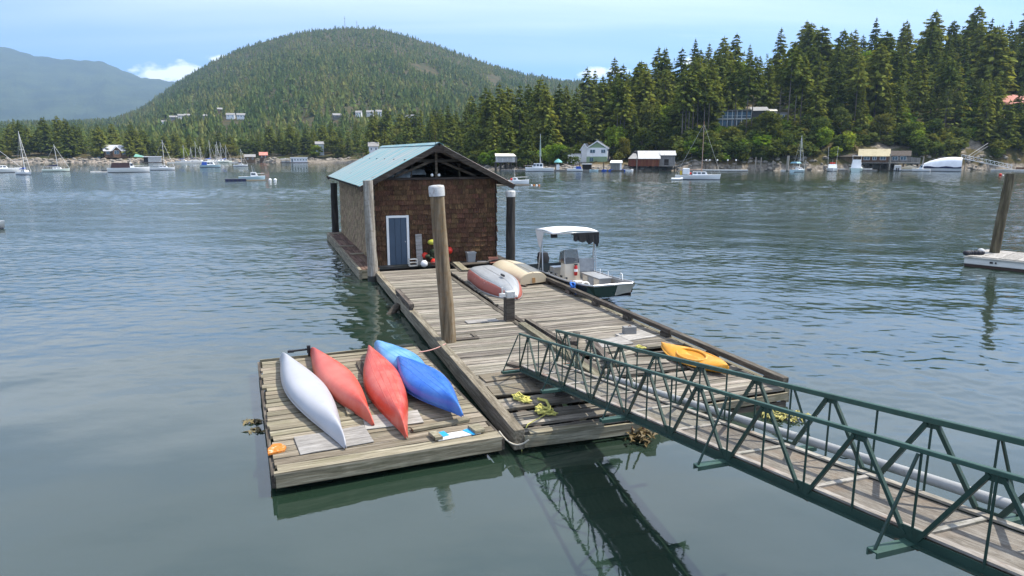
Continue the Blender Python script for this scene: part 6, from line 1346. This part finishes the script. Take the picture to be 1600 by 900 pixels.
# float with small blue boat, middle distance
t = boat_at('barge_float', 371, D(281.6), 0, 'black-sided low float in the middle of the bay', 'float'); MB().bb((-2.1, -1.2, -.25), (1.55, 1.2, .42)).build('float_box', BOOT, t)
for k in range(5): MB().bb((-2.05+.72*k, -1.22, -.1), (-1.5+.72*k, -1.2, .36)).build('float_panel', NAVYC, t)
MB().bb((1.55, -1.1, .0), (4.9, 1.1, .16)).build('deck', RAFTW, t)
cruiser(394, D(280.2), 0, 4.8, 'small pale blue and white motorboat tied to the black-sided float', LBLUE, cab=(-.05, .25), ch=.8)
for i, (px, y) in enumerate(((422, 281), (430, 281))):
    t = boat_at('mooring_buoy', px, D(y), 0, ('left' if i == 0 else 'right') + ' of two white buoys beside the black-sided float', 'buoy', 'white mooring buoys'); MB().ball((0, 0, .12), .3, 10, 8).build('ball', HULLW, t)
t = boat_at('mooring_buoy', 1563, D(273), 0, 'orange-red buoy near the white shore gangway', 'buoy'); MB().ball((0, 0, .15), .32, 10, 8).build('ball', RED, t); MB().ball((.5, 0, 0), .16, 8, 6).build('float', HULLW, t)
# white hull tip at the left edge
t = boat_at('white_hull', -7, 46, 0, 'tip of a white hull poking in at the left edge', 'boat'); MB().loft([[(-2.2, -.6, .5), (-2.2, 0, -.2), (-2.2, .6, .5)], [(-.2, -.5, .5), (-.2, 0, -.2), (-.2, .5, .5)], [(.55, -.05, .55), (.5, 0, .05), (.55, .05, .55)]], 0, True, flip=True).build('hull', HULLW, t); MB().add([(-2.2, -.6, .5), (-.2, -.5, .5), (.55, 0, .55), (-.2, .5, .5), (-2.2, .6, .5)], [(0, 1, 2, 3, 4)]).build('deck', HULLW, t); MB().bb((-2.2, -.1, -.1), (.45, .1, .06)).build('boot_stripe', BOOT, t)
# right of the boathouse
t = cruiser(805, D(287), 3, 4.6, 'open white runabout on a float just right of boathouse roof', cab=(-.1, .12), ch=.45); [MB().ball((-1.4+.8*k, 0, .85), .22, 8, 6).build('gear_bag', (BLK, RED, BOOT)[k], t) for k in range(3)]
t = boat_at('log_float', 806, D(288.5), 0, 'thin log float carrying the white runabout right of boathouse', 'float'); MB().bb((-3.3, -1.2, -.1), (2.2, .3, .14)).build('deck', RAFTW, t); [MB().ball((2.5+.4*k, -.6, .05), .16, 8, 6).build('net_float', (HULLW, FOAM, HULLW, FOAM)[k], t) for k in range(4)]
cruiser(843, D(267.0), 178, 8.2, 'white motor yacht moored before the bright green trees', ch=1.25, cab=(-.12, .28), fly=False)
t = boat_at('signal_mast', 844, 200, 0, 'tall grey pole with furled sail behind the motor yacht', 'mast'); MB().tube([(0, 0, -1), (0, 0, 10.5)], [.12, .06], 7).build('pole', ALMAST, t); MB().tube([(0, 0, 4.2), (0, 0, 9)], [.3, .12], 8).build('furled_sail', paint('grey_green_sail', (.25, .32, .29), .8), t)
t = boat_at('shore_float', 868, 202, 0, 'long grey shore float with sheds and covered skiffs left of the red shed', 'dock'); MB().bb((-16, -1.2, -.2), (16, 1.2, .4)).build('deck', GRYW, t)
for k in range(5): MB().tube([(-14+7*k, 1.4, -1), (-14+7*k, 1.4, 2.6)], .14, 7).build('stilt', DARKW, t)
t = boat_at('green_umbrella', 872, 201, 0, 'teal umbrella above the fuel float behind the motor yacht', 'umbrella'); MB().tube([(0, 0, .4), (0, 0, 3.4)], .04, 6).build('pole', ALMAST, t); MB().tube([(0, 0, 2.5), (0, 0, 3.0), (0, 0, 3.55)], [1.25, .9, .05], 8, caps=False).build('canopy', paint('teal_canvas', (.16, .42, .40), .7), t); MB().bb((-.5, -.3, .4), (.4, .3, 1.9)).build('locker', HULLW, t)
cruiser(898, 200, 178, 4.6, 'skiff under blue canvas on the shore float', canvas=BLUEC, cab=(-.08, .1), ch=.7); t = boat_at('canvas_shelter', 917, 201, 0, 'small grey canvas shelter in front of the green-gabled house', 'shelter'); MB().bb((-1.5, 0, 1.9), (1.5, 2, 2.2)).build('roof', WHITEW, t); MB().bb((-1.3, 1.2, .4), (1.3, 1.4, 1.9)).build('panel', DARKIN, t); piles_under(t, (-1.3, 1.3), (.2,), .2, 1.9, .07)
for i, (px, w, m) in enumerate(((928, 2.6, LBLUE), (944, 1.4, BLUEC), (954, 1.2, BLUEC), (974, 1.3, BLUEC), (984, 2.6, HULLW))):
    t = boat_at('tender', px, 199.5, 10*i, ('pale blue skiff', 'blue covered tub left', 'blue covered tub nearest left', 'blue barrel float right', 'low white tender right')[i] + ' of the float shed with white roof', 'skiff'); hull(t, w, w*.5, .5, m, boot=False); MB().bb((-w*.3, -w*.12, .45), (w*.05, w*.12, .62)).build('thwart', DARKW, t)
sailboat(1090, D(279.5), 0, 8.6, 10.2, 'white sloop with brown mast moored off the shore dock, dinghy astern', cover=None, mastm=WOODM, furl=False)
p = at(1068, D(279.3), 0); t = boat_at('dodger_gear', 1071, D(279.4), 0, 'white canvas dodger and gear on the stern of the moored sloop', 'gear'); bevel(MB().bb((-.6, -.7, 1.0), (.7, .7, 2.2)).build('dodger', HULLW, t), .12); MB().bb((-1.1, -.5, .9), (-.7, .5, 1.7)).build('bag', paint('yellow_bag', (.55, .4, .05), .6), t); [MB().ball((.9+.4*k, 0, 1.2), .22, 8, 6).build('bundle', (RED, BOOT, REDR)[k], t) for k in range(3)]
t = boat_at('tender', 1058, D(280), 0, 'white inflatable dinghy tied astern of the moored sloop', 'dinghy'); [MB().tube([(-1.1, sd*.45, .2), (.4, sd*.5, .2), (1.0, sd*.1, .3)], .2, 8).build('tube', HULLW, t) for sd in (-1, 1)]; MB().bb((-1.0, -.4, .05), (.6, .4, .12)).build('floor', WHITEW, t)
t = boat_at('shore_dock', 1120, 203, 0, 'long low shore dock with lamp posts behind the moored sloop', 'dock'); MB().bb((-13, -.9, .1), (8.6, .9, .45)).build('deck', WHITEW, t); MB().bb((-13, -.8, -.3), (8.6, .8, .1)).build('float', DARKW, t)
for k, x in enumerate((-3.2, -2.2, 0, 2.9, 5.2)): MB().tube([(x, 1.1, -1), (x, 1.1, 3.0)], .13, 7).build('post', DARKW, t); MB().ball((x, 1.1, 3.1), .24, 8, 6).build('post_cap', HULLW, t)
t = boat_at('shore_ramp', 1066, 206, 0, 'timber ramp sloping to the shore dock beside the red-walled shed', 'ramp'); MB().bar((-3.6, -1.5, .6), (2.6, 2.5, 3.0), 1.4, .16).build('deck', GRYW, t); [MB().bar((-3.6, -1.5+s_, 1.5), (2.6, 2.5+s_, 3.9), .08, .1).build('rail', GRYW, t) for s_ in (-.7, .7)]; [MB().bar((-3.6+1.55*k, -1.5+k+s_, .6+.6*k), (-3.6+1.55*k, -1.5+k+s_, 1.5+.6*k), .07, .07, (0, 1, 0)).build('rail_post', GRYW, t) for k in range(5) for s_ in (-.7, .7)]
for i, (px, h, d) in enumerate(((1180, 4.0, 202), (1188, 3.9, 202), (1207, 3.0, 203), (1230, 4.4, 201), (1257.5, 3.2, 203), (1389, 5.0, 204), (1441, 4.2, 205))):
    pile('shore_pile', PILEG, (*at(px, d)[:2], -1.5), (*at(px, d)[:2], h), .18 if i != 3 else .38, 'weathered shore pile, ' + ('left of a pair near the long dock', 'right of a pair near the long dock', 'single and short right of the pair', 'thick one left of the blue-topped sailboat', 'thin one right of the blue-topped sailboat', 'before the grey annex', 'left of the wrapped boat')[i], None, 20+i, 'shore piles', 8)
t = sailboat(1247, D(268), 60, 6.4, 9.2, 'sailboat with pale blue canopy and tall mast moored at shore', LBLUE, cover=None); bevel(MB().loft([[(-2.6, -1.1, 2.4), (-.4, -1.1, 2.4), (-.4, 1.1, 2.4), (-2.6, 1.1, 2.4)], [(-2.4, -.7, 2.8), (-.6, -.7, 2.8), (-.6, .7, 2.8), (-2.4, .7, 2.8)]], 0, False, True, True, True).build('canopy', paint('pale_blue_canvas', (.20, .38, .46), .7), t), .05)
t = boat_at('shore_float', 1236, 201.5, 0, 'white float beneath the blue-topped sailboat', 'float'); MB().bb((-2.8, -.8, -.1), (3.6, .8, .35)).build('deck', WHITEW, t)
t = cruiser(1300, D(267.0), -88, 7.2, 'white cruiser bow-on with two fishing poles, left of the flybridge boat', W=3.2, ch=1.1); [MB().tube([(-1.5, s_, 1.5), (-2.0, s_*1.15, 7.0)], .035, 5).build('fishing_pole', ALMAST, t) for s_ in (-1.15, 1.0)]; MB().bb((-1.1, -.7, 2.2), (-.6, .7, 2.5)).build('red_cover', RED, t)
cruiser(1337.5, D(267.2), 88, 8.5, 'pale green flybridge cruiser seen stern-on before brown shed', paint('seafoam_hull', (.50, .62, .58), .4), W=3.6, fly=True, ch=1.4, cab=(-.25, .2))
for i, (px, w) in enumerate(((1317, 10), (1358, 16))): t = boat_at('finger_float', px, 202.5, 0, ('low grey float between the two cruisers', 'low grey float right of the flybridge cruiser')[i], 'float'); MB().bb((-w*.13, -.9, -.1), (w*.13, .9, .4)).build('deck', GRYW, t); MB().bb((-w*.1, -.5, .4), (w*.05, .4, .75)).build('stored_skiff', WHITEW, t)
t = boat_at('tender', 1402, 203, 0, 'small grey inflatable with twin outboards below the grey annex', 'dinghy'); [MB().tube([(-1.0, s_*.6, .35), (1.0, s_*.6, .35)], .28, 8).build('tube', paint('grey_rubber', (.4, .41, .42), .6), t) for s_ in (-1, 1)]; bevel(MB().bb((-.9, -.7, .5), (.9, .7, 1.7)).build('console', WHITEW, t), .15); [MB().bb((x-.12, -1.0, -.2), (x+.12, -.72, .9)).build('outboard', BLK, t) for x in (-.25, .25)]
t = boat_at('cream_cover_boat', 1421, 203, 0, 'boat under cream cover beside the inflatable', 'boat'); hull(t, 5, 1.8, .5, HULLW); MB().tube([(-2.3, 0, .7), (0, 0, 1.0), (2.3, 0, .7)], [.4, .75, .1], 10).build('cover', CREAM, t)
cruiser(1439, D(266.8), 175, 4.6, 'small white pilothouse boat left of the wrapped boat', ch=1.2, cab=(-.1, .15))
t = boat_at('wrapped_boat', 1471, D(266.8), 180, 'big motorboat under white shrink wrap with navy band', 'motorboat'); hull(t, 9.6, 3.2, .95, HULLW)
secs = []
for i in range(11):
    s = i/10; x = 4.6-9.3*s; top = .9+(2.6*math.sin(math.pi*min(1, (s+.04)*.62)))**.8; w = 1.55*min(1, .35+s*2.2); secs.append([(x, -w, 1.15), (x, -w*.98, 1.15+(top-.3)*.55), (x, -w*.62, 1.0+top-.25), (x, 0, 1.0+top), (x, w*.62, 1.0+top-.25), (x, w*.98, 1.15+(top-.3)*.55), (x, w, 1.15)])
MB().loft(secs, 0, True, cap1=True, cap0=True).build('white_wrap', paint('white_wrap', (.80, .81, .83), .45, bump=.3, scale=1.5), t); MB().loft([[(r[0][0], r[0][1]*1.03, .86), (r[0][0], r[0][1]*1.04, 1.35+.15*math.sin(i))] for i, r in enumerate(secs)], 0, True, flip=True).loft([[(r[6][0], r[6][1]*1.03, .86), (r[6][0], r[6][1]*1.04, 1.35+.15*math.sin(i*1.3))] for i, r in enumerate(secs)], 0, True).build('navy_band', NAVYC, t)
t = boat_at('white_gangway', 1541, 206, 0, 'white truss gangway sloping from rock bank to float at right', 'gangway'); A_ = Vector((-6.6, 1.5, 3.6)); B_ = Vector((6.0, -1.0, .7))
for s_ in (-.5, .5):
    o_ = Vector((0, s_, 0)); MB().bar(A_+o_, B_+o_, .1, .14).build('bottom_chord', WHP, t); MB().bar(A_+o_+Vector((0, 0, 1.1)), B_+o_+Vector((0, 0, 1.1)), .1, .1).build('top_chord', WHP, t)
    for k in range(13):
        f = k/12; q = A_.lerp(B_, f)+o_; MB().bar(q, q+Vector((0, 0, 1.1)), .09, .09, (0, 1, 0)).build('upright', WHP, t)
        if k < 12: MB().bar(q, A_.lerp(B_, (k+1)/12)+o_+Vector((0, 0, 1.1)), .07, .07).build('diagonal', WHP, t)
MB().bar(A_+Vector((0, 0, -.02)), B_+Vector((0, 0, -.02)), 1.0, .05).build('deck', GRYW, t); [MB().tube([(-6.4+.9*k, 1.5, -1), (-6.4+.9*k, 1.5, 3.5)], .1, 6).build('support', GRYW, t) for k in range(2)]
t = boat_at('landing_float', 1590, 203, 0, 'long white landing float at foot of the white gangway', 'float'); MB().bb((-6.5, -1.4, -.1), (9, 1.2, .45)).build('deck', WHITEW, t); MB().bb((-.5, .3, .45), (5.5, 1.0, 1.1)).build('stored_planks', BRNW, t)
t = boat_at('hillside_stairs', 1518, 211, 0, 'pale wooden stairs climbing the bank behind the white gangway', 'stairs'); [MB().bar((-1.2, 1+s_, 3.4), (3.4, 9+s_, 7.2), .12, .22).build('stringer', GRYW, t) for s_ in (-.5, .5)]; [MB().box((-1.2+4.6*(k+.5)/14, 1+8*(k+.5)/14, 3.45+3.8*(k+.5)/14), (.5, 1.0, .08)).build('tread', GRYW, t) for k in range(14)]; [MB().bar((-1.2, 1+s_, 4.4), (3.4, 9+s_, 8.2), .08, .08).build('rail', WHITEW, t) for s_ in (-.5, .5)]
# ------------------------------------------------------------------ sea air
HZ = bpy.data.materials.new('sea_air'); HZ.use_nodes = True; nt = HZ.node_tree; nt.nodes.clear(); g = G(nt); out = g.n('ShaderNodeOutputMaterial'); pv_ = g.n('ShaderNodeVolumePrincipled')
pv_.inputs['Color'].default_value = (.50, .72, 1.0, 1); pv_.inputs['Density'].default_value = HAZE_DENSITY; pv_.inputs['Anisotropy'].default_value = .2; g.L(pv_.outputs[0], out.inputs['Volume'])
hz = MB().bb((-9500, -80, -40), (9500, 9800, 1350)).build('haze', HZ); tag(hz, kind='stuff')
# ------------------------------------------------------------------ look-alikes: say which one, counted from the left as the photograph shows them
def ordinal_labels():
    words = ['first', 'second', 'third', 'fourth', 'fifth', 'sixth', 'seventh', 'eighth', 'ninth', 'tenth', 'eleventh', 'twelfth', 'thirteenth', 'fourteenth', 'fifteenth', 'sixteenth', 'seventeenth', 'eighteenth', 'nineteenth', 'twentieth']
    by = {}
    for o in C.objects:
        if o.parent is None and 'label' in o and o.get('kind') != 'stuff': by.setdefault(o['label'], []).append(o)
    for lb, os_ in by.items():
        if len(os_) < 2: continue
        os_.sort(key=lambda o: o.location.x/max(1, o.location.y)); n = len(os_)
        for i, o in enumerate(os_):
            if i == 0: w = 'leftmost'
            elif i == n-1: w = 'rightmost'
            elif i < 20: w = words[i] + ' from left'
            else: w = words[n-1-i] + ' from right' if n-1-i < 20 else str(i+1) + 'th from left'
            o['label'] = lb + ', ' + w
ordinal_labels()
